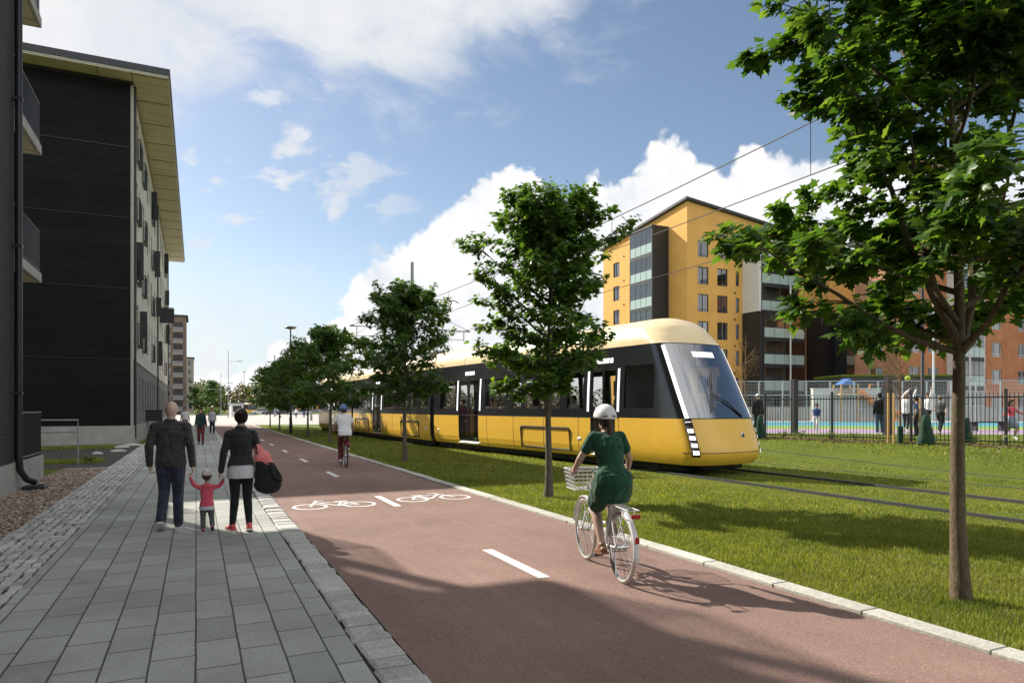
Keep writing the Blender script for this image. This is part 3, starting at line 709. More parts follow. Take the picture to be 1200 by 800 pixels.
    if bottom:
        kind,bm=bottom; mb=MB()
        if kind in('trousers','jeans','leggings'):
            inf={'trousers':.020,'jeans':.016,'leggings':.006}[kind]
            mb.loft([(J['pelvis']-Vector((0,0,.09))*s,(.150*W+inf)*s,(.110+inf)*s),(J['pelvis'],(.172*W*(1.04 if fem else 1)+inf)*s,(.122+inf)*s),(J['pelvis'].lerp(J['waist'],.55),(.16*W+inf)*s,(.112+inf)*s)],18)
            for sd in 'LR': leg(mb,sd,inf,1.0,{'trousers':.032,'jeans':.030,'leggings':.008}[kind])
        elif kind=='shorts':
            inf=.02; mb.loft([(J['pelvis']-Vector((0,0,.09))*s,(.150*W+inf)*s,(.110+inf)*s),(J['pelvis'],(.172*W+inf)*s,(.122+inf)*s),(J['pelvis'].lerp(J['waist'],.55),(.16*W+inf)*s,(.112+inf)*s)],18)
            for sd in 'LR': mb.capsule(J['hip'+sd],.112*s,J['hip'+sd].lerp(J['kn'+sd],.6),.095*s)
        else:                                           # skirt
            sw=.5 if J['knL'].y>.3 else 0.0; mb.loft([(J['pelvis']+Vector((0,.20*sw,-.26))*s,.200*s,(.13+.12*sw)*s),(J['pelvis']+Vector((0,.13*sw,-.14))*s,.222*s,(.15+.10*sw)*s),(J['pelvis']+Vector((0,.02*sw,-.05))*s,.208*s,(.150+.04*sw)*s),(J['pelvis']+Vector((0,0,.04))*s,.175*s,.135*s),(J['waist'],.140*s,.108*s)],20)
            for sd in 'LR': mb.capsule(J['hip'+sd],.125*s,J['hip'+sd].lerp(J['kn'+sd],.78),.112*s)
            m_=J['hipL'].lerp(J['hipR'],.5); k_=J['knL'].lerp(J['knR'],.5); mb.capsule(m_-Vector((0,.02,0))*s,.12*s,m_.lerp(k_,.7),.10*s)
        rput(kind,mb,vox,bm,root)
    if top:
        tm,sl,hem=top[:3]; inf=top[3] if len(top)>3 else .018; mb=MB(); torso(mb,inf,'pelvis',hem*s-.10*s)
        for sd in 'LR':
            if sl=='long': arm(mb,sd,inf*.6)
            elif sl=='short': arm(mb,sd,inf*.9,.55)
        rput('jacket' if inf>.02 else 'shirt',mb,vox,tm,root)
        if inf>.02:
            c=MB(); n=J['neck']+Vector((0,0,.02))*s; c.loft([(n-Vector((0,0,.04))*s,.092*s,.088*s),(n+Vector((0,0,.02))*s,.074*s,.074*s),(n+Vector((0,0,.02))*s,.060*s,.060*s)],18); obj('collar',c,tm,root,True)
    if shoes:
        for sd in 'LR':
            t=J['to'+sd].normalized(); a=J['an'+sd]; u=Vector((0,0,1)); u=(u-t*u.dot(t)).normalized()
            mb=MB(); b=a-u*.045*s
            mb.capsule(b-t*.045*s,.040*s,b+t*.15*s-u*.008*s,.034*s); mb.capsule(a-t*.01*s,.042*s,b+t*.07*s,.036*s)
            sh=rput('shoe',mb,min(vox,.009),shoes[0],root,2)
            so_=MB(); x=t.cross(u); poly=[(-.046,-.09),(.046,-.09),(.052,.0),(.050,.12),(.03,.185),(-.03,.185),(-.050,.12),(-.052,.0)]
            vs=[b+x*px*.86*s+t*py*s-u*h_*s for h_ in (.042,.020) for px,py in poly]; k=len(poly)
            so_.add(vs,[tuple(range(k)),tuple(range(k,2*k))[::-1]]+[(i,(i+1)%k,k+(i+1)%k,k+i) for i in range(k)]); obj('sole',so_,shoes[1],sh)
    def shell(r,off,zcut,front,thick=.0,n=22,m=12):
        """open cap over the skull; lower rim higher at the face (front)"""
        mb=MB();vs=[];fs=[]
        for i in range(m+1):
            for k in range(n):
                ph=2*math.pi*k/n; fy=(math.sin(ph)+1)/2
                zmin=zcut+(front-zcut)*fy**1.5; th=(1-i/m)
                zz=zmin+(1-zmin)*math.sin(R(90)*i/m) if i<m else 1
                rr=math.sqrt(max(0,1-max(-1,zz)**2)); vs.append(hc+Vector(off)*hr+Vector((r[0]*rr*math.cos(ph),r[1]*rr*math.sin(ph),r[2]*zz))*hr)
        for i in range(m):
            for k in range(n): fs.append((i*n+k,i*n+(k+1)%n,(i+1)*n+(k+1)%n,(i+1)*n+k))
        mb.add(vs,fs); return mb
    if hair:
        st,hm=hair; mb=shell((.086,.108,.112),(0,-.010,.020),-.95 if st!='ring' else -.75,.45)
        if st=='ring':                                  # close-cropped sides and back, bald crown
            mb=shell((.0835,.1035,.101),(0,-.007,.028),-.60,.20); nn=22; mb.f=[f for f in mb.f if max(f)//nn<=4]
        o=obj('hair',mb,hm,root,True); sm=o.modifiers.new('s','SOLIDIFY'); sm.thickness=(.003 if st=='ring' else .008)*hr; sm.offset=1
        if st=='ring':
            pass
        if st=='ponytail':
            p=MB(); p.tube([hc+Vector(q)*hr for q in ((0,-.085,.02),(0,-.135,-.01),(0,-.135,-.12),(.01,-.115,-.24),(.0,-.12,-.30))],[.028*hr,.034*hr,.036*hr,.026*hr,.006*hr],9); obj('ponytail',p,hm,root,True)
        if st=='long':
            p=MB(); p.ell(hc+Vector((0,-.045,-.07))*hr,(.085*hr,.060*hr,.15*hr)); obj('hair',p,hm,root,True)
        if st=='bun':
            p=MB(); p.ell(hc+Vector((0,-.10,.05))*hr,(.04*hr,.04*hr,.04*hr)); obj('hair_bun',p,hm,root,True)
    if hat:
        st,hm=hat
        if st=='helmet':
            mb=shell((.112,.140,.135),(0,-.004,.022),-.12,.22); o=obj('helmet',mb,hm,root,True); sm=o.modifiers.new('s','SOLIDIFY'); sm.thickness=.012*hr; sm.offset=1
            v=MB()
            for q in (-1,1):
                a=R(-90+q*22); 
                for zz in (.12,):
                    rr=math.sqrt(1-zz*zz)*1.10; c_=hc+Vector((.112*rr*math.cos(a),.14*rr*math.sin(a)-.004,.135*zz*1.08+.022))*hr
                    v.ell(c_,(.024*hr,.014*hr,.008*hr),None,10,6)
            obj('vent',v,mat('helmet_vent',(.02,.02,.022),.6),o,True)
            st_=MB(); 
            for sd in (-1,1): st_.tube([hc+Vector((.098*sd,-.02,.02))*hr,hc+Vector((.082*sd,.02,-.07))*hr,hc+Vector((0,.055,-.125))*hr],.006*hr,5)
            obj('chin_strap',st_,mat('strap',(.03,.03,.03),.8),o)
        else:
            mb=shell((.092,.114,.116),(0,-.006,.022),-.05 if st=='cap' else -.45,.20); o=obj('cap',mb,hm,root,True); sm=o.modifiers.new('s','SOLIDIFY'); sm.thickness=.006*hr; sm.offset=1
            if st=='cap':
                b=MB(); pv=[];n=9
                for i in range(n):
                    a=R(20+140*i/(n-1)); pv.append(((.094*math.cos(a),.11*math.sin(a)),(.105*math.cos(a),.11*math.sin(a)+.085*math.sin(a)**1.5)))
                vs=[hc+Vector((p[0],p[1],.045-.02*k+dz))*hr for dz in (0,.006) for pq in pv for k,p in enumerate(pq)]
                m2=2*n; fs=[]
                for i in range(n-1):
                    fs+=[(2*i,2*i+1,2*i+3,2*i+2),(m2+2*i,m2+2*i+2,m2+2*i+3,m2+2*i+1),(2*i+1,m2+2*i+1,m2+2*i+3,2*i+3)]
                b.add(vs,fs); obj('peak',b,hm,o)
    return root,J
def tol(root_loc,rz,p): return Matrix.Rotation(rz,4,'Z')@Vector(p)+Vector(root_loc)

F_jacket=fabric('charcoal_denim',(.046,.044,.042),.4,.07,7); F_jeans=fabric('navy_denim',(.030,.037,.060),.45,.07,8)
F_black=fabric('black_cloth',(.012,.013,.015),.3,.025); F_leather=fabric('black_leather',(.022,.025,.028),.25,.06,8)
F_pink=fabric('coral_pink_fleece',(.66,.10,.15),.15,.05); F_grey=fabric('grey_knit',(.10,.10,.105),.2,.02); F_pale=fabric('pale_grey_jersey',(.52,.53,.55),.08,.02)
F_green=fabric('bottle_green_cotton',(.012,.070,.036),.25,.07,8); F_white=fabric('white_cotton',(.74,.75,.76),.05,.025); F_maroon=fabric('maroon_cloth',(.12,.025,.03),.2,.025)
F_teal=fabric('dark_teal_wool',(.012,.035,.035),.25,.02); F_blue=fabric('blue_cotton',(.03,.06,.20),.2,.02); F_denim2=fabric('mid_denim',(.06,.10,.19),.25,.02); F_flor=fabric('pale_floral_cotton',(.66,.58,.59),.3,.02,14)
M_wsole=mat('white_rubber',(.62,.61,.58),.6,.1); M_dshoe=mat('dark_shoe',(.02,.022,.03),.6); M_rshoe=mat('coral_canvas_shoe',(.62,.10,.11),.7); M_tan=mat('tan_leather',(.20,.09,.045),.55)
H_dark=mat('dark_brown_hair',(.014,.009,.007),.75,.5,40,.012,60,0,.2); H_brown=mat('brown_hair',(.05,.028,.014),.5,.4,40,.004,90); H_blond=mat('fair_hair',(.24,.15,.07),.5,.3,40,.004,90)
H_grey=mat('cropped_grey_hair',(.34,.24,.185),.6,.2,60)
rz0=R(0)
# father, toddler, mother hand in hand
FA=Vector((-.33,10.75,.024)); MO=Vector((.56,10.15,.024)); TO=Vector((.13,10.35,.024))
person('bald man in charcoal jacket and dark jeans walking away, holding the toddler by the hand',FA,R(-4),1.80,
  dict(pelvis=(.0,0,.95),waist=(.0,.0,1.10),neck=(0,-.005,1.46),head=(.008,.012,1.615),shL=(-.185,0,1.39),shR=(.185,0,1.39),elL=(-.262,-.03,1.13),wrL=(-.262,.03,.885),elR=(.250,-.04,1.12),wrR=(.272,.0,.865),hdR=(.10,-.12,-1),
       knL=(-.085,.075,.52),anL=(-.10,-.17,.150),toL=(-.05,1,-.62),knR=(.085,.06,.50),anR=(.09,.06,.085),toR=(.1,1,0)),
  top=(F_jacket,'long',.10,.026),bottom=('jeans',F_jeans),shoes=(M_dshoe,M_wsole),skin=(.56,.385,.305),vox=.007,wide=.97,hs=1.0)
TD=person('small toddler in pink jacket, grey leggings and pale cap, held by both hands',TO,R(0),.86*1.75/1.75,
  dict(pelvis=(0,0,.74),waist=(0,0,.90),chest=(0,0,1.10),neck=(0,-.01,1.30),head=(0,.02,1.545),hipL=(-.085,0,.72),hipR=(.085,0,.72),
       shL=(-.17,0,1.22),elL=(-.33,.02,1.30),wrL=(-.42,.03,1.50),hdL=(-.15,.0,1),shR=(.17,0,1.22),elR=(.32,.02,1.24),wrR=(.43,.03,1.40),hdR=(.2,.0,1),
       knL=(-.10,.06,.42),anL=(-.10,.02,.10),toL=(-.1,1,0),knR=(.12,.05,.40),anR=(.14,-.14,.17),toR=(.1,1,-.6)),
  top=(F_pink,'long',.14,.03),bottom=('trousers',F_grey),shoes=(M_rshoe,mat('dark_sole',(.05,.045,.05),.7)),hat=('cap',F_flor),hair=('short',H_brown),vox=.006,hs=1.42,fem=True)
person('woman in short black jacket, black leggings and coral sneakers walking away',MO,R(4),1.68,
  dict(elL=(-.235,-.02,1.13),wrL=(-.262,.06,.865),hdL=(-.28,.1,-1),elR=(.235,-.04,1.14),wrR=(.245,.10,.93),head=(0,.015,1.63),
       knL=(-.075,.06,.51),anL=(-.115,.03,.085),toL=(-.35,1,0),knR=(.085,.02,.50),anR=(.10,-.08,.10),toR=(.02,1,-.18)),
  top=(F_leather,'long',-.012,.023),bottom=('leggings',F_black),shoes=(M_rshoe,M_wsole),hair=('bun',H_dark),hat=None,fem=True,vox=.007)
def toddler_bits():
    r,J=TD; s=.86/1.75; n=J['neck']; mb=MB(); mb.ell(n+Vector((0,-.075,-.035))*s,(.125*s,.07*s,.085*s)); obj('hood',mb,F_pink,r,True)
    p=J['pelvis']; mb=MB(); mb.loft([(p+Vector((0,0,-.145))*s,.205*s,.160*s),(p+Vector((0,0,-.06))*s,.200*s,.152*s),(p+Vector((0,0,.04))*s,.175*s,.125*s)],20); rput('shirt',mb,.006,F_pale,r)
toddler_bits()
def swag():
    # pale top showing under the jacket hem, worn by the woman
    r=[o for o in bpy.data.objects if o.name.startswith('person') and 'coral sneakers' in o.get('label','')][0]; s=1.68/1.75
    mb=MB(); mb.loft([(Vector((0,-.01,.765))*s,.196*s,.152*s),(Vector((0,-.005,.82))*s,.194*s,.150*s),(Vector((0,0,.90))*s,.188*s,.146*s),(Vector((0,0,.97))*s,.168*s,.128*s),(Vector((0,0,1.02))*s,.140*s,.105*s)],22)
    rput('shirt',mb,.008,F_pale,r,3)
    b=thing('shoulder_bag','coral pink handbag hanging from the walking woman\'s shoulder','bag',tol(MO,R(4),(.24,-.09,1.06)),R(4))
    p=MB(); p.ell((.03,0,-.06),(.115,.055,.115),Matrix.Rotation(.5,3,'Y')); p.ell((-.02,0,.05),(.065,.042,.10),Matrix.Rotation(-.35,3,'Y')); p.ell((.08,0,-.11),(.09,.05,.075)); me=remesh(p,.009,14); put('pouch',me,mat('coral_leather',(.72,.19,.20),.5,.12,12,.004,40),b,True)
    st=MB(); st.tube([(-.06,.0,.12),(-.085,.02,.24),(-.095,.08,.31),(-.07,.14,.30),(.0,.14,.10)],.010,6); obj('strap',st,mat('pink_strap',(.55,.14,.14),.6),b,True)
    b=thing('tote_bag','big black slouchy bag hanging at the walking woman\'s right hip','bag',tol(MO,R(4),(.27,-.10,.70)),R(4))
    p=MB(); p.ell((.06,0,-.08),(.19,.085,.125),Matrix.Rotation(.15,3,'Y')); p.ell((.03,0,.06),(.15,.075,.17),Matrix.Rotation(-.25,3,'Y')); p.ell((-.02,0,.17),(.085,.055,.14),Matrix.Rotation(-.2,3,'Y')); p.ell((.13,0,-.06),(.13,.07,.12)); me=remesh(p,.011,18); put('pouch',me,F_black,b,True)
    f=MB(); f.prism([(.06,.25),(.13,.24),(.24,.05),(.25,-.03),(.14,.02)],'y',-.088,-.070); obj('flap',f,F_leather,b)
    st=MB(); st.tube([(-.05,.0,.26),(-.09,-.02,.45),(-.115,.05,.68),(-.10,.13,.70),(-.03,.10,.45),(.0,.05,.26)],.013,6); obj('strap',st,F_black,b,True)
swag()

# ------------------------------------------------------------------ bicycles
M_whitep=mat('white_bike_paint',(.74,.75,.76),.25,.04); M_chrome=mat('bright_steel',(.62,.63,.64),.22,.05,8,0,60,1.0); M_tyre=mat('bike_tyre',(.025,.025,.026),.8)
M_tyrew=mat('cream_tyre',(.42,.40,.36),.8); M_blk=mat('black_metal',(.014,.014,.016),.45); M_redl=mat('red_reflector',(.36,.012,.015),.3); M_sadd=mat('brown_saddle',(.15,.06,.025),.45); M_darkred=mat('dark_red_paint',(.16,.02,.025),.3)
def bicycle(label,loc,rz,frame_m,tyre_m,basket=True,step=True,rack=True,guard=True):
    r=thing('bicycle',label,'bicycle',loc,rz); RW=.345; WB=1.08
    for y in (0,WB):
        w_=MB(); c=Vector((0,y,RW)); w_.capsule(c-Vector((.05,0,0)),.022,c+Vector((.05,0,0)),.022,8)
        for i in range(28):
            a=2*math.pi*i/28; w_.tube([c+Vector((.03*(-1)**i,.02*math.cos(a+.5),.02*math.sin(a+.5))),c+Vector((0,.305*math.cos(a),.305*math.sin(a)))],.0022,3)
        wo=obj('wheel',w_,M_chrome,r); t=MB(); t.ring(c,(1,0,0),RW-.02,.021,40,8); obj('tyre',t,tyre_m,wo,True); t=MB(); t.ring(c,(1,0,0),.308,.012,40,6); obj('rim',t,M_chrome,wo,True)
        if guard:
            g=MB(); vs=[];fs=[];n=20; a0,a1=(R(-15),R(185)) if y==0 else (R(5),R(175))
            for i in range(n+1):
                a=a0+(a1-a0)*i/n if y==0 else a0+(a1-a0)*i/n
                for dx,rr in ((-.030,.362),(-.016,.374),(.016,.374),(.030,.362)): vs.append((dx,y-rr*math.cos(a),RW+rr*math.sin(a)))
            for i in range(n):
                for k in range(3): fs.append((4*i+k,4*i+k+1,4*i+5+k,4*i+4+k))
            g.add(vs,fs); go=obj('mudguard',g,frame_m,r,True); sm=go.modifiers.new('s','SOLIDIFY'); sm.thickness=.003
            s_=MB()
            for sx in (-1,1): s_.tube([(.045*sx,y,RW),(.034*sx,y-.20 if y==0 else y+.16,RW+.30)],.003,4)
            obj('stay',s_,M_chrome,go)
    bb=Vector((0,.46,.29)); st=Vector((0,.27,.78)); hd0=Vector((0,.93,.60)); hd1=Vector((0,.86,.92)); dr=Vector((0,0,RW))
    f=MB(); f.tube([bb,st],.017,8); 
    if step: f.tube([bb+Vector((0,.02,.03)),(0,.66,.36),(0,.85,.55),hd0],.021,8); f.tube([(0,.38,.52),(0,.62,.50),(0,.80,.66),hd0.lerp(hd1,.4)],.015,8)
    else: f.tube([bb,hd0],.019,8); f.tube([st-Vector((0,0,.06)),hd1-Vector((0,0,.08))],.017,8)
    f.tube([hd0-Vector((0,-.02,.06)),hd1],.021,8)
    for sx in (-1,1):
        f.tube([bb+Vector((.03*sx,0,0)),dr+Vector((.06*sx,0,0))],.011,6); f.tube([st+Vector((.02*sx,0,-.06)),dr+Vector((.06*sx,0,0))],.009,6)
        f.tube([hd0+Vector((.045*sx,.01,-.04)),(.05*sx,.99,.45),(.05*sx,WB,RW)],.011,6)
    obj('frame',f,frame_m,r,True)
    h=MB(); h.tube([hd1-Vector((0,0,.05)),hd1+Vector((0,-.02,.12))],.013,7)
    hp=[(-.30,.62,1.02),(-.27,.74,1.035),(-.18,.85,1.04),(0,.86,1.03),(.18,.85,1.04),(.27,.74,1.035),(.30,.62,1.02)]; h.tube(hp,.012,7); hb=obj('handlebar',h,M_chrome,r,True)
    for a,b in ((0,1),(6,5)): g=MB(); g.tube([hp[a],Vector(hp[a]).lerp(Vector(hp[b]),.95)],.017,8); obj('grip',g,M_sadd if step else M_blk,hb,True)
    s_=MB(); s_.tube([st,st+Vector((0,-.025,.12))],.014,7); obj('seat_post',s_,M_chrome,r,True)
    s_=MB(); z=.925; s_.loft([((0,.16+.0,z-.02),.005,.012),((0,.12,z),.024,.022),((0,.06,z),.035,.026)],12)
    s_=MB(); vs=[];fs=[]; prof=[(.40,.018),(.36,.026),(.30,.038),(.24,.07),(.18,.10),(.13,.098),(.105,.06)]
    for (y,wd) in prof:
        for k in range(10): a=2*math.pi*k/10; vs.append((wd*math.cos(a),y,.915+.012*(y<.2)+.032*math.sin(a)))
    for i in range(len(prof)-1):
        for k in range(10): fs.append((10*i+k,10*i+(k+1)%10,10*i+10+(k+1)%10,10*i+10+k))
    fs+=[tuple(range(10))[::-1],tuple(60+k for k in range(10))]; s_.add(vs,fs); obj('saddle',s_,M_sadd if step else M_blk,r,True)
    for sx,an in ((-1,CRANK),(1,CRANK+math.pi)):
        e=bb+Vector((0,.165*math.cos(an),.165*math.sin(an))); c=MB(); c.tube([bb+Vector((.07*sx,0,0)),e+Vector((.08*sx,0,0))],.010,6); co2=obj('crank',c,M_chrome,r,True)
        p=MB(); p.bbox(.09*sx-.0 if sx>0 else -.18,.18 if sx>0 else -.09,e.y-.04,e.y+.04,e.z-.012,e.z+.012,.004); obj('pedal',p,M_blk,co2)
    c=MB(); c.ring(bb+Vector((.055,0,0)),(1,0,0),.085,.006,24,5); c.tube([bb+Vector((.055,0,.085)),(.055,0,RW+.035)],.005,4); c.tube([bb+Vector((.055,0,-.085)),(.055,0,RW-.035)],.005,4); obj('chain',c,M_blk,r)
    if rack:
        k=MB(); 
        for sx in (-1,1): k.tube([(.05*sx,.22,.74),(.055*sx,.12,.745),(.055*sx,-.30,.745)],.006,5); k.tube([(.055*sx,-.20,.745),(.065*sx,0,RW)],.005,5)
        for y in (.1,-.02,-.14,-.30): k.tube([(-.055,y,.745),(.055,y,.745)],.005,5)
        obj('rear_rack',k,frame_m,r)
    l=MB(); l.bbox(-.045,.045,-.365,-.335,.675,.715,.006); obj('rear_light',l,M_redl,r)
    l=MB(); l.bbox(-.02,.02,-.392,-.378,.45,.51,.004); obj('reflector',l,M_redl,r)
    l=MB(); l.loft([((0,.955,.80),.03,.03),((0,.955,.86),.03,.03)],12); obj('headlight',l,M_chrome,r,True)
    k=MB(); k.tube([(-.05,.05,RW),(-.10,-.10,.08)],.008,5); obj('kickstand',k,M_chrome,r)
    if basket:
        k=MB(); y0,y1=.93,1.24; z0,z1=.80,1.02
        def rr(z,e,rad): 
            P=[(-.17-e,y0),(.17+e,y0),(.17+e,y1+e),(-.17-e,y1+e)]; k.tube([(a,b,z) for a,b in P],rad,5,closed=True)
        for i in range(6): rr(z0+(z1-z0)*i/5,.03*i/5,.0065 if i in(0,5) else .0035)
        for i in range(8):
            x=-.17+.34*i/7
            for yy,sg in ((y0,0),(y1,1)): k.tube([(x,yy,z0),(x*(1+.03/.17),yy+.03*sg,z1)],.0032,4)
            k.tube([(x,y0,z0),(x,y1,z0)],.0032,4)
        for i in range(1,7):
            y=y0+(y1-y0)*i/7
            for sx in (-1,1): k.tube([(.17*sx,y,z0),(.20*sx,y+.01,z1)],.0032,4)
        obj('basket',k,M_whitep,r)
    return r
CRANK=R(205)
B1=Vector((3.78,5.62,.014)); B1R=R(-12)
bicycle('white city bicycle with wire front basket ridden by the woman in green',B1,B1R,M_whitep,M_tyrew)
def ride(label,loc,rz,H,top,bottom,shoes,hair,hat,vox,fem,skin=SKIN,lean=.10,hb=(.30,.64,1.03),drop=0):
    s=H/1.75; bb=Vector((0,.46,.29)); pd=[]
    P={}
    for sd,sx,an in (('L',-1,CRANK),('R',1,CRANK+math.pi)):
        e=bb+Vector((.125*sx,.165*math.cos(an),.165*math.sin(an)))
        hip=Vector((.085*sx,.22,.985)); ank=e+Vector((-.01*sx,-.07,.10)); d=(ank-hip); L1=L2=.435*s; dd=d.length
        L1=max(L1,dd/2*1.003);L2=L1
        a=math.sqrt(max(0,L1*L1-(dd/2)**2)); m=(hip+ank)/2; perp=Vector((0,1,0)); perp=(perp-d.normalized()*perp.dot(d.normalized())).normalized()
        kn=m+perp*a; P['hip'+sd]=hip/s;P['kn'+sd]=kn/s;P['an'+sd]=ank/s;P['to'+sd]=(0,1,-.18)
        sh=Vector((.146*sx,.22+lean*1.9,1.455-drop*.85)); wr=Vector((hb[0]*sx,hb[1]-.085,hb[2]+.035)); el=(sh+wr)/2+Vector((.05*sx,-.02,-.055))
        P['sh'+sd]=sh/s;P['el'+sd]=el/s;P['wr'+sd]=wr/s;P['hd'+sd]=(-.05*sx,1,-.35)
    P.update(pelvis=Vector((0,.215,1.0))/s,waist=Vector((0,.235+lean*.5,1.14-drop*.4))/s,chest=Vector((0,.225+lean*1.25,1.33-drop*.6))/s,neck=Vector((0,.215+lean*2.0,1.50-drop))/s,head=Vector((0,.235+lean*2.3,1.655-drop*1.15))/s)
    return person(label,loc,rz,H,P,top,bottom,shoes,hair,hat,skin,fem,vox)
ride('woman in dark green dress and white helmet riding the white city bicycle',B1,B1R,1.70,(F_green,'short',.10,.017),('dress_skirt',F_green),(M_tan,M_tan),('ponytail',H_brown),('helmet',mat('white_helmet',(.80,.80,.79),.3,.03)),.008,True,drop=.06)
CRANK=R(262)
B2=Vector((3.92,19.9,.014)); B2R=R(-3)
bicycle('dark red bicycle ridden by the man in the white shirt farther down the path',B2,B2R,M_darkred,M_tyre,False,False,False,False)
ride('man in white shirt, maroon trousers and blue helmet riding away on the cycle path',B2,B2R,1.80,(F_white,'short',.12,.026),('trousers',F_maroon),(mat('white_shoe',(.55,.54,.52),.6),M_wsole),('short',H_brown),('helmet',mat('blue_helmet',(.10,.16,.36),.3,.1)),.012,False,lean=.13)
# far pedestrians
wk=lambda k:dict(knL=(-.09,.10*k,.51),anL=(-.09,.17*k,.10),toL=(0,1,.12),knR=(.09,.03,.50),anR=(.09,-.20*k,.15),toR=(0,1,-.5),wrL=(-.25,-.10*k,.88),wrR=(.25,.14*k,.90))
person('woman in dark teal jacket and maroon trousers walking towards the family',(.18,35.2,.024),R(178),1.68,wk(1),(F_teal,'long',.16,.024),('trousers',F_maroon),(M_dshoe,M_dshoe),('long',H_dark),None,SKIN,True,.016)
person('far pedestrian in pale top and khaki shorts left of the teal-jacketed woman',(-.65,47,.024),R(176),1.76,wk(.8),(F_white,'short',.12,.02),('shorts',fabric('khaki_cloth',(.16,.12,.07))),(M_dshoe,M_wsole),('short',H_brown),None,SKIN,False,.02)
person('far pedestrian in pale grey top just right behind the teal-jacketed woman',(.95,50,.024),R(185),1.72,wk(.9),(F_pale,'long',.14,.022),('jeans',F_jeans),(M_dshoe,M_wsole),('short',H_blond),None,SKIN,True,.02)
# ------------------------------------------------------------------ tram
def paint(name,c,rough=.28,var=.05):
    m=mat(name,c,rough,var,2.2,.0); p=[n for n in m.node_tree.nodes if n.type=='BSDF_PRINCIPLED'][0]; p.inputs['Coat Weight'].default_value=.35; p.inputs['Coat Roughness'].default_value=.08; return m
M_tyel=paint('tram_yellow',(.84,.50,.06)); M_tcream=paint('tram_cream',(.84,.66,.38),.35); M_tdark=paint('tram_charcoal',(.020,.021,.023),.16)
M_tblack=mat('tram_black_rubber',(.012,.012,.013),.75); M_tglass=glass('tram_glass',(.88,.89,.88),.9,.02,.02); M_wsglass=glass('windscreen_glass',(.24,.27,.30),1.0,.03,.27)
M_light=emis('tram_light_strip',(1,.99,.97),1.1); M_lcd=emis('tram_display',(1,1,.98),1.2); M_tint=mat('tram_interior',(.55,.52,.46),.7); M_seat=mat('beige_seat',(.46,.36,.25),.7); M_pole=mat('yellow_pole',(.6,.42,.05),.35)
NA=Vector((11.15,13.15)); NB=Vector((9.36,28.6)); NC=Vector((8.9,43.1)); ND=Vector((8.35,53.0))
def hit(u,A,B):
    t=math.tan(YAW+math.atan((u-600)/F)); d=(B-A).normalized(); k=(t*A.y-A.x)/(d.x-t*d.y); return k
HW=1.30
def X(z):
    P=((.28,1.20),(.42,1.26),(.6,1.295),(1.0,1.31),(1.45,1.31),(2.2,1.285),(3.0,1.24),(3.45,1.21))
    for (a,x),(b,y) in zip(P,P[1:]):
        if z<=b: return x+(y-x)*max(0,(z-a)/(b-a))
    return P[-1][1]
tram=thing('tram','long yellow and black articulated tram gliding along the grass track','tram',(NA.x+HW,NA.y,0))
def slab(mb,sd,ya,yb,za,zb,th=.06,out=0):
    zs=[za]+[z for z in (.42,.6,1.0,1.45,2.2,3.0) if za+.02<z<zb-.02]+[zb]
    for a,b in zip(zs,zs[1:]):
        xa,xb=X(a)+out,X(b)+out
        mb.add([(sd*xa,ya,a),(sd*xa,yb,a),(sd*xb,yb,b),(sd*xb,ya,b),(sd*(xa-th),ya,a),(sd*(xa-th),yb,a),(sd*(xb-th),yb,b),(sd*(xb-th),ya,b)],
               [(0,1,2,3),(7,6,5,4),(0,4,5,1),(1,5,6,2),(2,6,7,3),(3,7,4,0)])
def pane(mb,sd,ya,yb,za,zb,out):
    zs=[za]+[z for z in (1.0,1.45,2.2) if za+.02<z<zb-.02]+[zb]
    for a,b in zip(zs,zs[1:]): mb.quad((sd*(X(a)+out),ya,a),(sd*(X(a)+out),yb,a),(sd*(X(b)+out),yb,b),(sd*(X(b)+out),ya,b))
RP=[(1.21,3.452),(1.19,3.62),(1.08,3.92),(.80,4.12),(.40,4.23),(0,4.26)]
ZR=[.28,.42,.6,.8,1.0,1.2,1.45,1.72,2.2,2.62,2.9,3.2,3.45]
def wz(z):
    P=((3.45,1.21),(3.62,1.19),(3.92,1.08),(4.12,.80),(4.23,.40),(4.26,.02))
    if z<=3.45: return X(z)
    for (a,x),(b,y) in zip(P,P[1:]):
        if z<=b: return x+(y-x)*(z-a)/(b-a)
    return .02
def yfz(z):
    P=((.28,.16),(.42,.04),(.6,0),(1.0,.13),(1.45,.30),(2.2,.66),(3.0,1.05),(3.45,1.28),(3.62,1.36),(3.92,1.55),(4.12,1.85),(4.23,2.2),(4.26,2.5))
    for (a,x),(b,y) in zip(P,P[1:]):
        if z<=b: return x+(y-x)*max(0,(z-a)/(b-a))
    return 3.0
YN=3.05; NF=26
def nose_row(z,ycuts):
    """plan outline at height z, near side (-x) rear -> front -> far side rear"""
    w_=wz(z);yf=yfz(z); D=.62 if z<=3.45 else .62+.55*min(1,(z-3.45)/.4); n_=2.7 if z<=3.45 else 2.5
    D=min(D,YN-.3-yf); y0_=yf+D; m_=len(ycuts); ycuts=[min(YN-.015*i,max(y,y0_+.10*(m_-i))) if i else y for i,y in enumerate(ycuts)]
    pts=[(-w_,y) for y in ycuts]
    for i in range(NF+1):
        th=math.pi*i/NF; c,s_=math.cos(th),math.sin(th)
        pts.append((-math.copysign(abs(c)**(2/n_),c)*w_, yf+D*(1-abs(s_)**(2/n_))))
    pts+=[(w_,y) for y in reversed(ycuts)]
    return pts
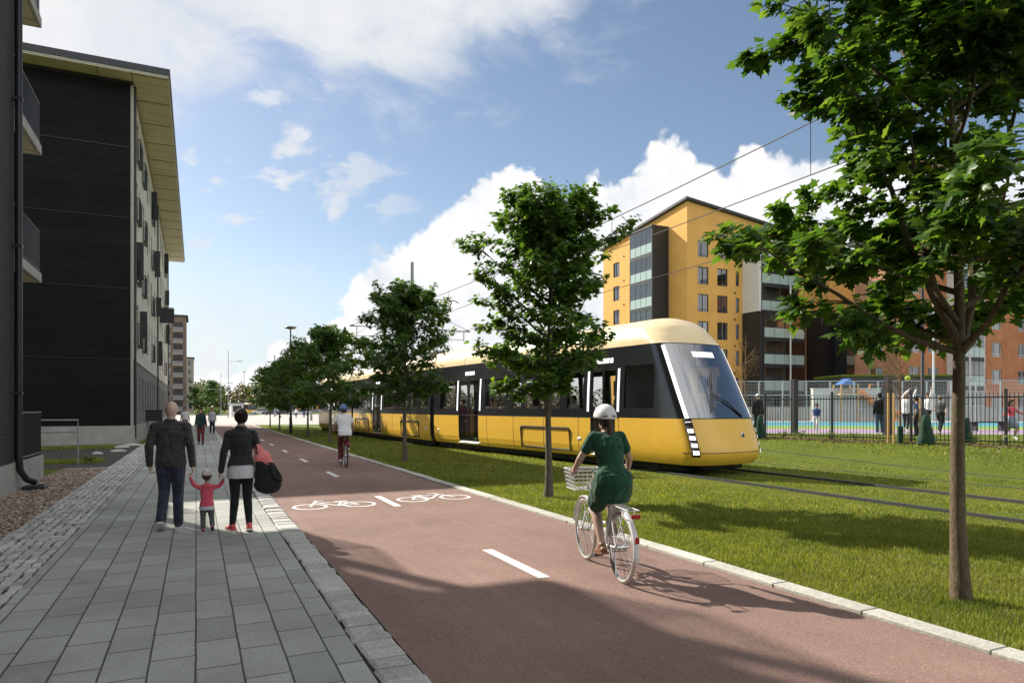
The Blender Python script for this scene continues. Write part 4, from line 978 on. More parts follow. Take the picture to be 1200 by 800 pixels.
def carriage(i,A,B,doors,windows,grabs,marks,front=False):
    Lc=(B-A).length; d=(B-A).normalized(); rz=math.atan2(-d.x,d.y); nrm=Vector((d.y,-d.x))
    c0=A+nrm*HW
    y0=YN if front else .22
    y1=Lc-.22
    fl=MB(); fl.box(-1.2,1.2,(1.3 if front else .25),y1-.02,.36,.42)
    car=obj('carriage',fl,M_tint,tram); car.location=(c0.x-tram.location.x,c0.y-tram.location.y,0); car.rotation_euler=(0,0,rz)
    for sd in (-1,1):
        lo=MB();dk=MB()
        op=sorted([(a,b,'d') for a,b in doors]+[(a,b,'w') for a,b in windows]) 
        y=y0
        for a,b,k in op+[(y1,y1,None)]:
            if a>y: slab(lo,sd,y,a,.28,1.449); slab(dk,sd,y,a,1.45,3.45)
            if k=='w': slab(lo,sd,a,b,.28,1.449); slab(dk,sd,a,b,1.45,1.70); slab(dk,sd,a,b,2.82,3.45)
            if k=='d':
                slab(dk,sd,a,b,2.88,3.45); slab(lo,sd,a,b,.28,.36)
            y=max(y,b)
        obj('side_panel',lo,M_tyel,car,35); obj('window_band',dk,M_tdark,car,35)
        sm_=MB(); ys=[y0+.02]+[y for y in [y0+1.9*q for q in range(1,int((y1-y0)/1.9))] if not any(a-.2<y<b+.2 for a,b in doors)]
        for y in ys: slab(sm_,sd,y-.007,y+.007,.30,1.44,.01,.0035)
        for y in ys[1:]: slab(sm_,sd,y-.005,y+.005,2.86,3.43,.01,.0035)
        slab(sm_,sd,y0,y1,1.435,1.449,.01,.003); obj('panel_seam',sm_,M_tblack,car)
    for sd in (-1,1):
        for a,b in windows:
            p=MB(); pane(p,sd,a+.004,b-.004,1.704,2.816,-.022); obj('window',p,M_tglass,car,False,False)
        for a,b in doors:
            fr=MB(); m=(a+b)/2
            for p,q in ((a,a+.05),(m-.035,m+.035),(b-.05,b)): slab(fr,sd,p+.002,q-.002,.37,2.87,.045,-.004)
            for p,q in ((a+.05,m-.035),(m+.035,b-.05)): slab(fr,sd,p,q,2.80,2.87,.045,-.004); slab(fr,sd,p,q,.37,.52,.045,-.004)
            dr=obj('door',fr,M_tdark,car)
            gp=MB()
            for p,q in ((a+.05,m-.035),(m+.035,b-.05)): pane(gp,sd,p+.002,q-.002,.522,2.798,-.026)
            obj('pane',gp,M_tglass,dr,False,False)
            th=MB(); th.bbox(sd*1.24-.07,sd*1.24+.07,a,b,.335,.365,.006); obj('door_step',th,M_chrome,car)
            if sd<0:
                for p in (a-.16,b+.08):
                    l=MB(); slab(l,sd,p,p+.085,1.62,2.84,.006,.008); obj('light_strip',l,M_light,car)
                g=MB()
                ya=m-.42; g.add([],[])
                z0,z1=3.02,3.16
                for (p,q) in ((-.40,-.29),(-.23,-.15),(-.13,-.05),(-.03,.05),(.07,.15),(.17,.25),(.27,.35)):
                    slab(g,sd,m+p,m+q,z0,z1,.006,.008)
                obj('destination_display',g,M_lcd,car)
        if sd<0:
            for a,b in grabs:
                g=MB(); r=.028; zz=(.42,1.10)
                pts=[(a,zz[0]),(a,zz[1]-.06),(a+.06,zz[1]),(b-.06,zz[1]),(b,zz[1]-.06),(b,zz[0]),]
                g.tube([(-(X(z)+.020),y,z) for y,z in pts],r,6,closed=True); obj('hatch_frame',g,M_tblack,car,True)
            for a in marks:
                g=MB(); g.ell((-1.305,a,.80),(.018,.11,.045)); obj('marker_light',g,mat('marker_lens',(.85,.84,.80),.2,.03),car,True)
    # floor, ceiling, roof shell
    c_=MB(); c_.box(-1.13,1.13,(2.9 if front else .25),y1-.02,3.30,3.36); obj('ceiling',c_,M_tint,car)
    prof=[(-x,z) for x,z in RP]+[(x,z) for x,z in RP[-2::-1]]
    rf=MB(); vs=[(x,y,z) for y in ((y0 if front else .1),Lc-.1) for x,z in prof]; k=len(prof)
    rf.add(vs,[(j,j+1,k+j+1,k+j) for j in range(k-1)]+[tuple(range(k)),tuple(range(k,2*k))[::-1]]); obj('roof',rf,M_tcream,car,50)
    rg=MB()
    for q in range(1,int(Lc/2.4)):
        y=y0+q*2.4
        if y<y1-.3:
            pts=[(x*1.001,y,z+.004) for x,z in prof]; rg.tube(pts,.008,4)
    if rg.v: obj('roof_seam',rg,M_tdark,car)
    un=MB(); un.box(-1.05,1.05,(.9 if front else .3),y1,.10,.355)
    for q in (.16,.84):
        for dy in (-.85,.85):
            for sx in (-1.02,1.02):
                un.tube([(sx-.05,Lc*q+dy+.3,.31),(sx+.05,Lc*q+dy+.3,.31)],.30,18)
    obj('underframe',un,M_tblack,car)
    if not front or True:
        for y in ((y1,) if front else (y0,y1)):
            e=MB(); ring=[(-X(z),z) for z in (.36,.6,1.0,1.45,2.2,3.0,3.45)]+[(-1.06,3.92),(-.4,4.2),(.4,4.2),(1.06,3.92)]+[(X(z),z) for z in (3.45,3.0,2.2,1.45,1.0,.6,.36)]
            inn=[(x*.62,.5+(z-.36)*.72) for x,z in ring]; n=len(ring)
            yy=y+(.02 if y==y1 else -.02)
            e.add([(x,yy,z) for x,z in ring]+[(x,yy,z) for x,z in inn],[(j,(j+1)%n,n+(j+1)%n,n+j) for j in range(n)]); obj('end_frame',e,M_tblack,car)
    # seats and grab poles seen through the panes
    rs=random.Random(i*7+1)
    y=y0+.7
    while y<y1-1:
        if not any(a-.5<y<b+.5 for a,b in doors):
            for sx in (-.88,.88):
                s_=MB(); s_.bbox(sx-.22,sx+.22,y,y+.45,.92,1.0,.03); s_.add(*lean_back(sx,y)); s_.box(sx-.06,sx+.06,y+.15,y+.3,.42,.92); obj('seat',s_,M_seat,car)
        else:
            p=MB(); p.tube([(-.55,y,.42),(-.55,y,3.3)],.018,8); obj('grab_pole',p,M_pole,car,True)
        y+=.95
    return car,Lc,rz,c0
def lean_back(sx,y):
    m=MB(); m.bbox(-.22,.22,-.045,.045,0,.82,.03); M=Matrix.Translation((sx,y+.46,.98))@Matrix.Rotation(R(-8),4,'X'); m.xf(M); return m.v,m.f
U1=lambda u:hit(u,NA,NB)
U2=lambda u:hit(u,NB,NC)
U3=lambda u:hit(u,NC,ND)
def seg(U,*us): return [tuple(sorted((U(a),U(b)))) for a,b in us]
c1,L1,rz1,cc1=carriage(1,NA,NB,seg(U1,(692,721),(537.5,560.5)),seg(U1,(664,683),(644,656),(614,638),(600,610),(567,592),(514,533)),seg(U1,(611,668)),[U1(u) for u in (679,514)],True)
c2,L2_,rz2,cc2=carriage(2,NB,NC,seg(U2,(437,446)),seg(U2,(491,500),(480,489),(467,477),(450,463),(424,434),(414,421)),seg(U2,(470,491),(417,432)),[U2(499)])
c3,L3_,rz3,cc3=carriage(3,NC,ND,seg(U3,(386,391)),seg(U3,(402,409),(394,400),(377,384)),seg(U3,(395,406)),[])
# nose
def nose():
    ya,yb=1.66,U1(731); cuts=[YN,yb,(ya+yb)/2,ya]
    zs=ZR+[3.53,3.62,3.73,3.83,3.92,4.0,4.07,4.12,4.18,4.23,4.25,4.26]
    rows=[nose_row(z,cuts) for z in zs]; n=len(rows[0]); G={k:MB() for k in ('lower','side0','side1','windscreen','cab0','cab1','roof')}
    ia,ib=len(cuts)+4,len(cuts)+NF-4
    for r in range(len(zs)-1):
        for k in range(n-1):
            zc=(zs[r]+zs[r+1])/2
            if zc<1.45: g='lower'
            elif zc>3.45: g='roof'
            elif ia<=k<ib: g='windscreen'
            elif (k in (1,2) or n-2-k in (1,2)) and 1.72<=zc<=2.9: g='cab%d'%(k>n/2)
            else: g='side%d'%(k>n/2)
            q=[(*rows[r][k],zs[r]),(*rows[r][k+1],zs[r]),(*rows[r+1][k+1],zs[r+1]),(*rows[r+1][k],zs[r+1])]; G[g].add(q,[(0,1,2,3)])
    import bmesh
    for g,m,nm in (('lower',M_tyel,'nose'),('side0',M_tdark,'cab_side'),('side1',M_tdark,'cab_side'),('windscreen',M_wsglass,'windscreen'),('cab0',M_tglass,'cab_window'),('cab1',M_tglass,'cab_window'),('roof',M_tcream,'roof_dome')):
        me=bpy.data.meshes.new(nm); me.from_pydata(G[g].v,[],G[g].f); bm=bmesh.new(); bm.from_mesh(me); bmesh.ops.remove_doubles(bm,verts=bm.verts,dist=.0005); bmesh.ops.recalc_face_normals(bm,faces=bm.faces); bm.to_mesh(me); bm.free()
        o=put(nm,me,m,c1,True)
        if g[:3] not in ('win','cab'): sd=o.modifiers.new('s','SOLIDIFY'); sd.thickness=.025; sd.offset=-1; sd.use_rim=False
    # corner light strips and the ladder of white dashes below
    def along(k,sx,za,zb,half,out,name,m,dashes=None):
        def PT(z,e):
            P=nose_row(z,cuts); kk=k if sx<0 else n-1-k; kk2=kk+(1 if sx<0 else -1); a=Vector(P[kk]); b=Vector(P[kk2]); t=(b-a).normalized(); c=Vector((a.x,a.y)); nv=Vector((c.x*.9,c.y-2.2)).normalized()
            return Vector((*(c+t*e+nv*out),z))
        segs=dashes or [(za,zb)]
        mb=MB()
        for a,b in segs:
            N_=10 if not dashes else 2
            for q in range(N_):
                z1=a+(b-a)*q/N_; z2=a+(b-a)*(q+1)/N_; mb.add([PT(z1,-half),PT(z1,half),PT(z2,half),PT(z2,-half)],[(0,1,2,3)])
        o=obj(name,mb,m,c1,True); s_=o.modifiers.new('s','SOLIDIFY'); s_.thickness=.01; return o
    for sx in (-1,1):
        along(ia,sx,1.47,3.38,.05,.010,'corner_light',M_light)
        along(ia,sx,.50,1.46,.10,.004,'corner_trim',M_tblack)
        along(ia,sx,0,0,.075,.012,'headlight_dash',M_light,[(.56+.18*q,.66+.18*q) for q in range(5)])
    # windscreen frame line, seam over the bumper, dashboard, emblem, wiper, display
    b=MB(); P=nose_row(.60,cuts); b.tube([(x*1.002,y-.002,.60) for x,y in P[4:-4]],.008,4); obj('bumper_seam',b,M_tdark,c1)
    b=MB(); P=nose_row(1.455,cuts); b.tube([(x*1.002,y-.002,1.455) for x,y in P[ia:ib+1]],.012,5); obj('windscreen_seal',b,M_tblack,c1)
    b=MB(); P=nose_row(3.44,cuts); b.tube([(x*1.002,y-.002,3.44) for x,y in P[ia:ib+1]],.010,5); obj('windscreen_seal',b,M_tblack,c1)
    b=MB(); b.bbox(-1.05,1.05,.75,1.55,.42,1.40,.05); obj('dashboard',b,mat('dash_black',(.02,.02,.022),.7),c1)
    b=MB(); b.box(-1.15,1.15,2.93,2.97,.42,3.28); obj('cab_wall',b,mat('cab_wall_grey',(.10,.10,.10),.6),c1)
    def front(x,z,out): 
        yy=yfz(z)+.62*(1-(max(0,1-(abs(x)/wz(z))**2.7))**(1/2.7)); return (x,yy-out,z)
    e=MB(); 
    for xx,zz,w_,h_ in ((.35,1.02,.085,.075),):
        c=front(xx,zz,.012); e.ell(c,(w_,.010,h_)); 
    eo=obj('emblem',e,mat('steel_emblem',(.55,.60,.62),.25,.1,30,0,60,.8),c1,True)
    e=MB(); c=front(.35,1.03,.024); e.prism([(-.045,-.035),(.045,-.035),(.045,.02),(.02,.02),(.0,.05),(-.02,.02),(-.045,.02)],'y',-.004,.004); e.xf(Matrix.Translation(c)); obj('emblem_relief',e,M_tdark,eo)
    wp=MB(); wp.tube([front(.55,1.50,.02),front(.15,1.85,.05),front(-.30,2.10,.045)],[.022,.018,.010],6); wp.tube([front(-.52,1.62,.035),front(-.30,2.10,.04),front(-.05,2.62,.035)],.012,5); obj('wiper',wp,M_tblack,c1,True)
    ds=MB()
    for p,q in ((-.42,-.36),(-.34,-.24),(-.20,-.12),(-.10,-.03),(-.01,.07),(.09,.16),(.18,.26),(.28,.35)):
        for xx in (p,):
            ds.add([front(p,3.08,.012),front(q,3.08,.012),front(q,3.22,.012),front(p,3.22,.012)],[(0,1,2,3)])
    o=obj('destination_display',ds,M_lcd,c1); s_=o.modifiers.new('s','SOLIDIFY'); s_.thickness=.006
    # under-nose coupler cover
    u=MB(); u.bbox(-.75,.75,.45,1.2,.14,.30,.04); obj('coupler_cover',u,M_tblack,c1)
nose()
# bellows between carriages
for P in (NB,NC):
    d=(NB-NA).normalized() if P is NB else (NC-NB).normalized(); nrm=Vector((d.y,-d.x)); c=P+nrm*HW-tram.location.xy
    b=MB(); rings=[]
    ring=[(-1.20,.36),(-1.22,1.0),(-1.21,1.6),(-1.16,3.0),(-1.10,3.6),(-.7,3.98),(.7,3.98),(1.10,3.6),(1.16,3.0),(1.21,1.6),(1.22,1.0),(1.20,.36)]; n=len(ring); m=15; vs=[];fs=[]
    for q in range(m):
        k=1.0 if q%2 else .955
        for x,z in ring: vs.append((x*k,-.30+.60*q/(m-1),.36+(z-.36)*(1 if q%2 else .985)))
    for q in range(m-1):
        for j in range(n): fs.append((q*n+j,q*n+(j+1)%n,q*n+n+(j+1)%n,q*n+n+j))
    b.add(vs,fs); o=obj('bellows',b,M_tblack,tram); o.location=(c.x,c.y,0); o.rotation_euler=(0,0,math.atan2(-d.x,d.y))
# pantograph on the middle carriage
pg=MB(); zc=4.24; y=2.2
pg.box(-.55,.55,y-.6,y+.6,zc,zc+.10); pg.tube([(-.4,y-.5,zc+.1),(-.3,y+.9,zc+1.15),(-.45,y-.1,zc+2.55)],.03,6); pg.tube([(.4,y-.5,zc+.1),(.3,y+.9,zc+1.15),(.45,y-.1,zc+2.55)],.03,6)
pg.tube([(-.8,y-.1,zc+2.50),(-.6,y-.1,zc+2.6),(.6,y-.1,zc+2.6),(.8,y-.1,zc+2.50)],.025,6); obj('pantograph',pg,mat('grey_steel',(.22,.23,.24),.4,.1,10,0,60,.6),c2,True)
# driver and passengers
def intram(car,rz,x,y,z): 
    v=Matrix.Rotation(rz,4,'Z')@Vector((x,y,z)); return Vector((tram.location.x,tram.location.y,0))+Vector(car.location)+v
sit=dict(pelvis=(0,0,.55),waist=(0,-.02,.70),chest=(0,-.02,.90),neck=(0,0,1.07),head=(0,.03,1.23),hipL=(-.09,0,.53),hipR=(.09,0,.53),knL=(-.10,.44,.52),knR=(.10,.44,.52),anL=(-.10,.40,.085),anR=(.10,.40,.085),
  shL=(-.175,0,1.01),shR=(.175,0,1.01),elL=(-.21,.10,.76),elR=(.21,.10,.76),wrL=(-.12,.32,.70),wrR=(.12,.32,.70),hdL=(.2,1,-.2),hdR=(-.2,1,-.2))
person('tram driver in dark jacket seated behind the windscreen',intram(c1,rz1,.05,2.25,.75),rz1+math.pi,1.75,sit,(F_teal,'long',.1,.024),('trousers',F_black),(M_dshoe,M_dshoe),('short',H_brown),None,SKIN,False,.02)
drv=thing('driver_seat','dark high-backed driver seat inside the tram cab','seat',intram(c1,rz1,.05,2.25,.42),rz1+math.pi)
s_=MB(); s_.bbox(-.25,.25,-.2,.28,.62,.74,.04); s_.box(-.1,.1,-.08,.12,0,.62); obj('cushion',s_,F_black,drv); s_=MB(); s_.bbox(-.25,.25,-.30,-.19,.72,1.5,.04); obj('backrest',s_,F_black,drv)
ps=[('standing passenger in dark shirt seen through the tram window right of the double door',580,-.55,.42,F_black,1.74,M_dshoe),('standing passenger in red top near the doors of the front carriage',548,-.2,.42,F_pink,1.66,M_dshoe),('standing passenger in pale top by the window behind the slender maple',652,-.6,.42,F_pale,1.70,M_dshoe),('standing passenger in blue top beside the front door of the tram',705,-.3,.42,F_blue,1.78,M_dshoe),('standing passenger in maroon top at the last window before the first bellows',523,-.5,.42,F_maroon,1.68,M_dshoe)]
for lab,u,x,z,fm,h,sh in ps:
    person(lab,intram(c1,rz1,x,U1(u),z),rz1+R(100),h,{},(fm,'long',.1),('trousers',F_black),(sh,sh),('short',H_dark),None,SKIN,False,.022)

# ------------------------------------------------------------------ rails, wires, poles
M_rail=mat('rail_steel',(.10,.10,.105),.45,.15,8,0,60,.6); M_galv=mat('galvanised_steel',(.26,.275,.29),.5,.1,5,0,60,.4); M_wire=mat('wire_dark',(.03,.03,.033),.6)
for x,lab in ((RAILX[0],'steel tram rail set in the grass, the one nearer the cycle path'),(RAILX[1],'steel tram rail set in the grass, the one farther from the cycle path')):
    mb=MB(); ys=[-30+2*i for i in range(52)]
    for x0,x1,h in ((x-.045,x+.012,.055),(x+.040,x+.058,.035)):
        for a,b in zip(ys,ys[1:]):
            za,zb=gz(x,a),gz(x,b); mb.add([(x0,a,za-.05),(x1,a,za-.05),(x1,b,zb-.05),(x0,b,zb-.05),(x0,a,za+h),(x1,a,za+h),(x1,b,zb+h),(x0,b,zb+h)],[(4,5,6,7),(0,4,7,3),(1,2,6,5)])
    tag(obj('tram_rail',mb,M_rail,None,False,False),lab,'rail',None)
    mb=MB(); mb.add([(x-.065,-30,.006),(x+.075,-30,.006),(x+.075,72,.006),(x-.065,72,.006)],[(0,1,2,3)])
    tag(obj('rail_bed',mb,mat('dark_ballast',(.04,.038,.035),.95,.3,30,.004),None,False,False),'dark groove strip the tram rail lies in','ground',None,'structure')
for x in (16.0,17.9):
    mb=MB()
    for a in range(-20,40,2):
        za,zb=gz(x,a),gz(x,a+2); mb.add([(x-.03,a,za-.05),(x+.03,a,za-.05),(x+.03,a+2,zb-.05),(x-.03,a+2,zb-.05),(x-.03,a,za+.015),(x+.03,a,za+.015),(x+.03,a+2,zb+.015),(x-.03,a+2,zb+.015)],[(4,5,6,7),(0,4,7,3),(1,2,6,5)])
    tag(obj('tram_rail',mb,M_rail,None,False,False),'half hidden rail of the second track, on the '+('tram' if x<17 else 'playground')+' side','rail')
YP=48.0
def wire(label,x,z,zs,r=.014):
    mb=MB(); pts=[]
    for y0 in (0,48,96,144):
        for i in range(12):
            t=i/12; y=y0+48*t-0; pts.append((x,y-.0,z-zs*4*t*(1-t)))
    mb.tube(pts,r,5); return mb
w1=thing('overhead_wire','upper carrier wire above the tram with short vertical hangers to the contact wire below','wire',(12.4,0,0))
m1=wire('',0,8.45,.55,.016); obj('carrier_wire',m1,M_wire,w1)
m1=wire('',0,6.90,.0,.014); obj('contact_wire',m1,M_wire,w1)
h_=MB()
for y in range(3,190,8):
    t=(y%48)/48; h_.tube([(0,y,6.90),(0,y,8.45-.55*4*t*(1-t))],.010,4)
obj('hanger',h_,M_wire,w1)
w2=thing('overhead_wire','single contact wire over the far track, crossing in front of the yellow apartment house','wire',(16.0,0,0))
obj('contact_wire',wire('',0,6.85,.12,.014),M_wire,w2)
def cat_pole(y,label):
    t=thing('catenary_pole',label,'pole',(14.2,y,gz(14.2,y)),0,'overhead line poles between the tram tracks')
    p=MB(); p.tube([(0,0,0),(0,0,12.3)],[.16,.11],14); p.bbox(-.24,.24,-.24,.24,0,.06,.01); obj('post',p,M_galv,t,True)
    for sx in (-1,1):
        a=MB(); a.tube([(.1*sx,0,7.55),(4.5*sx,0,7.45)],.035,7); a.tube([(.1*sx,0,9.3),(4.4*sx,0,7.5)],.018,5); a.tube([(4.0*sx,0,7.46),(4.0*sx,0,6.75)],.03,6); a.tube([(4.0*sx,0,6.78),(1.8*sx,0,6.9)],.022,6); a.capsule((4.25*sx,0,7.50),.06,(4.45*sx,0,7.47),.06,8); obj('arm',a,M_wire,t,True)
cat_pole(48,'grey overhead line pole with two arms rising behind the rounded maple')
cat_pole(96,'second grey overhead line pole rising behind the dense maples')
cat_pole(144,'third and smallest grey overhead line pole beyond the square')
def lamp(loc,label,h,kind,m=M_galv,group='street lamps',rz=0):
    t=thing('street_lamp',label,'lamp',loc,rz,group)
    p=MB(); p.tube([(0,0,0),(0,0,1.1),(0,0,1.15),(0,0,h)],[.09,.09,.06,.045],12); p.bbox(-.16,.16,-.16,.16,0,.03,.008); obj('post',p,m,t,True)
    if kind=='disc':
        d=MB(); d.loft([((0,0,h-.04),.06,.06),((0,0,h+.02),.32,.32),((0,0,h+.10),.40,.40),((0,0,h+.15),.36,.36),((0,0,h+.18),.1,.1)],20); d.tube([(0,0,h-.1),(0,0,h+.05)],.05,8); obj('lamp_head',d,M_galv,t,True)
    else:
        for sx,hh in kind:
            a=MB(); a.tube([(0,0,hh),(2.1*sx,0,hh+.12)],.035,7); obj('arm',a,m,t,True); d=MB(); d.bbox(min(1.5*sx,2.5*sx),max(1.5*sx,2.5*sx),-.14,.14,hh+.08,hh+.20,.03); obj('lamp_head',d,M_galv,t)
    return t
lamp((5.75,48,0),'lamp post with flat disc head standing among the maples',7.05,'disc',M_blk)
p=gr(267.5,489); lamp((p.x,p.y,.01),'tallest grey lamp post with one arm on the pale square',12.2,[(1,10.2)])
p=gr(259,487); lamp((p.x,p.y,.01),'grey lamp post with two low arms left of the tallest one',9.6,[(1,7.2),(-1,5.8)])
p=gr(286,487); lamp((p.x,p.y,.01),'thin lamp post with small flat head beside the yellow bus',9.8,'disc',M_blk)
p=gr(280,485); lamp((p.x,p.y,.01),'farthest lamp post on the square, half as tall as the rest',7.0,'disc',M_galv)
# ------------------------------------------------------------------ buildings
M_wglass=glass('window_glass',(.10,.115,.125),1.0,.03,.10); M_frame=mat('dark_window_frame',(.018,.019,.022),.5); M_wframe=mat('white_window_frame',(.60,.60,.58),.5); M_room=mat('dim_room',(.10,.095,.085),.9,.5,1.2)
M_curtain=mat('pale_curtain',(.52,.50,.46),.9,.12,30)
M_bglass=mat('balcony_glass',(.36,.46,.44),.12,.06,1.5,0,60,0,.8); M_bglass2=glass('balcony_upper_glass',(.84,.86,.86),1.0,.02,.04)
M_concrete=mat('pale_concrete',(.36,.35,.325),.85,.18,2.0,.004,30,0,.3,.35)
def facade(parent,P0,d,nrm,W,H,wins,wall_m,frame_m=M_frame,rec=.16,th=.30,topf=None,glassm=None,cross=True,extra=None,curt=.5,seed=1):
    """wall with real openings; P0 lower-left corner, d along the wall, nrm outward; wins (x0,x1,z0,z1)"""
    rs=random.Random(seed); d=Vector((d[0],d[1],0)).normalized(); nv=Vector((nrm[0],nrm[1],0)).normalized(); P0=Vector(P0)
    xs=sorted(set([0,W]+[round(v,4) for w_ in wins for v in w_[:2]])); zs=sorted(set([0,H]+[round(v,4) for w_ in wins for v in w_[2:4]]))
    def Q(x,z,o=0): return P0+d*x+Vector((0,0,z))+nv*o
    mb=MB(); 
    for i in range(len(xs)-1):
        # merge vertically free runs
        for j in range(len(zs)-1):
            cx=(xs[i]+xs[i+1])/2; cz=(zs[j]+zs[j+1])/2
            if any(w_[0]<cx<w_[1] and w_[2]<cz<w_[3] for w_ in wins): continue
            a,b,c,e=Q(xs[i],zs[j]),Q(xs[i+1],zs[j]),Q(xs[i+1],zs[j+1]),Q(xs[i],zs[j+1]); mb.quad(a,b,c,e)
    if topf: mb.quad(Q(0,H-.06,-.004),Q(W,H-.06,-.004),Q(W,H+topf[1],-.004),Q(0,H+topf[0],-.004))
    for x0,x1,z0,z1 in [w_[:4] for w_ in wins]:
        for (a,b),(c,e) in (((x0,z0),(x1,z0)),((x1,z0),(x1,z1)),((x1,z1),(x0,z1)),((x0,z1),(x0,z0))): mb.quad(Q(a,b),Q(c,e),Q(c,e,-rec),Q(a,b,-rec))
    wo=obj('wall',mb,wall_m,parent,False,False)
    for x0,x1,z0,z1 in [w_[:4] for w_ in wins]:
        f=MB(); fw=.07; w_=x1-x0
        def bar(a,b,c,e,o0=-rec-.02,o1=-rec+.06):
            vs=[Q(x,z,o) for o in (o0,o1) for x,z in ((a,c),(b,c),(b,e),(a,e))]; f.add(vs,[(0,1,2,3),(4,5,6,7),(0,1,5,4),(1,2,6,5),(2,3,7,6),(3,0,4,7)])
        bar(x0+.003,x0+fw,z0+.003,z1-.003);bar(x1-fw,x1-.003,z0+.003,z1-.003);bar(x0+fw,x1-fw,z0+.003,z0+fw);bar(x0+fw,x1-fw,z1-fw,z1-.003)
        if cross and w_>.9: m=x0+w_*(.5 if rs.random()<.6 else .36); bar(m-.035,m+.035,z0+fw,z1-fw)
        if cross and z1-z0>1.4: bar(x0+fw,x1-fw,z0+.26,z0+.31,-rec-.015,-rec+.05)
        fo=obj('window',f,frame_m,parent)
        g=MB(); g.quad(Q(x0+fw,z0+fw,-rec+.015),Q(x1-fw,z0+fw,-rec+.015),Q(x1-fw,z1-fw,-rec+.015),Q(x0+fw,z1-fw,-rec+.015)); obj('pane',g,glassm or M_wglass,fo,False,False)
        r=MB(); r.quad(Q(x0-.1,z0-.1,-rec-.9),Q(x1+.1,z0-.1,-rec-.9),Q(x1+.1,z1+.1,-rec-.9),Q(x0-.1,z1+.1,-rec-.9)); obj('room_back',r,M_room,fo,False,False)
        if rs.random()<curt:
            k=rs.choice((0,1,2)); c=MB()
            if k==0: a,b,e=x0+fw,x1-fw,z1-(z1-z0)*rs.uniform(.25,.6)
            elif k==1: a,b,e=x0+fw,x0+w_*rs.uniform(.25,.45),z0+.05
            else: a,b,e=x1-w_*rs.uniform(.25,.45),x1-fw,z0+.05
            n=max(3,int((b-a)/.07)); 
            for q in range(n): 
                xa=a+(b-a)*q/n; xb=a+(b-a)*(q+1)/n; o0=-rec-.10-(.03 if q%2 else 0); o1=-rec-.10-(0 if q%2 else .03); c.quad(Q(xa,e,o0),Q(xb,e,o1),Q(xb,z1,o1),Q(xa,z1,o0))
            obj('curtain',c,M_curtain,fo,False,False)
    return wo
def loc(o_loc): return Vector(o_loc)
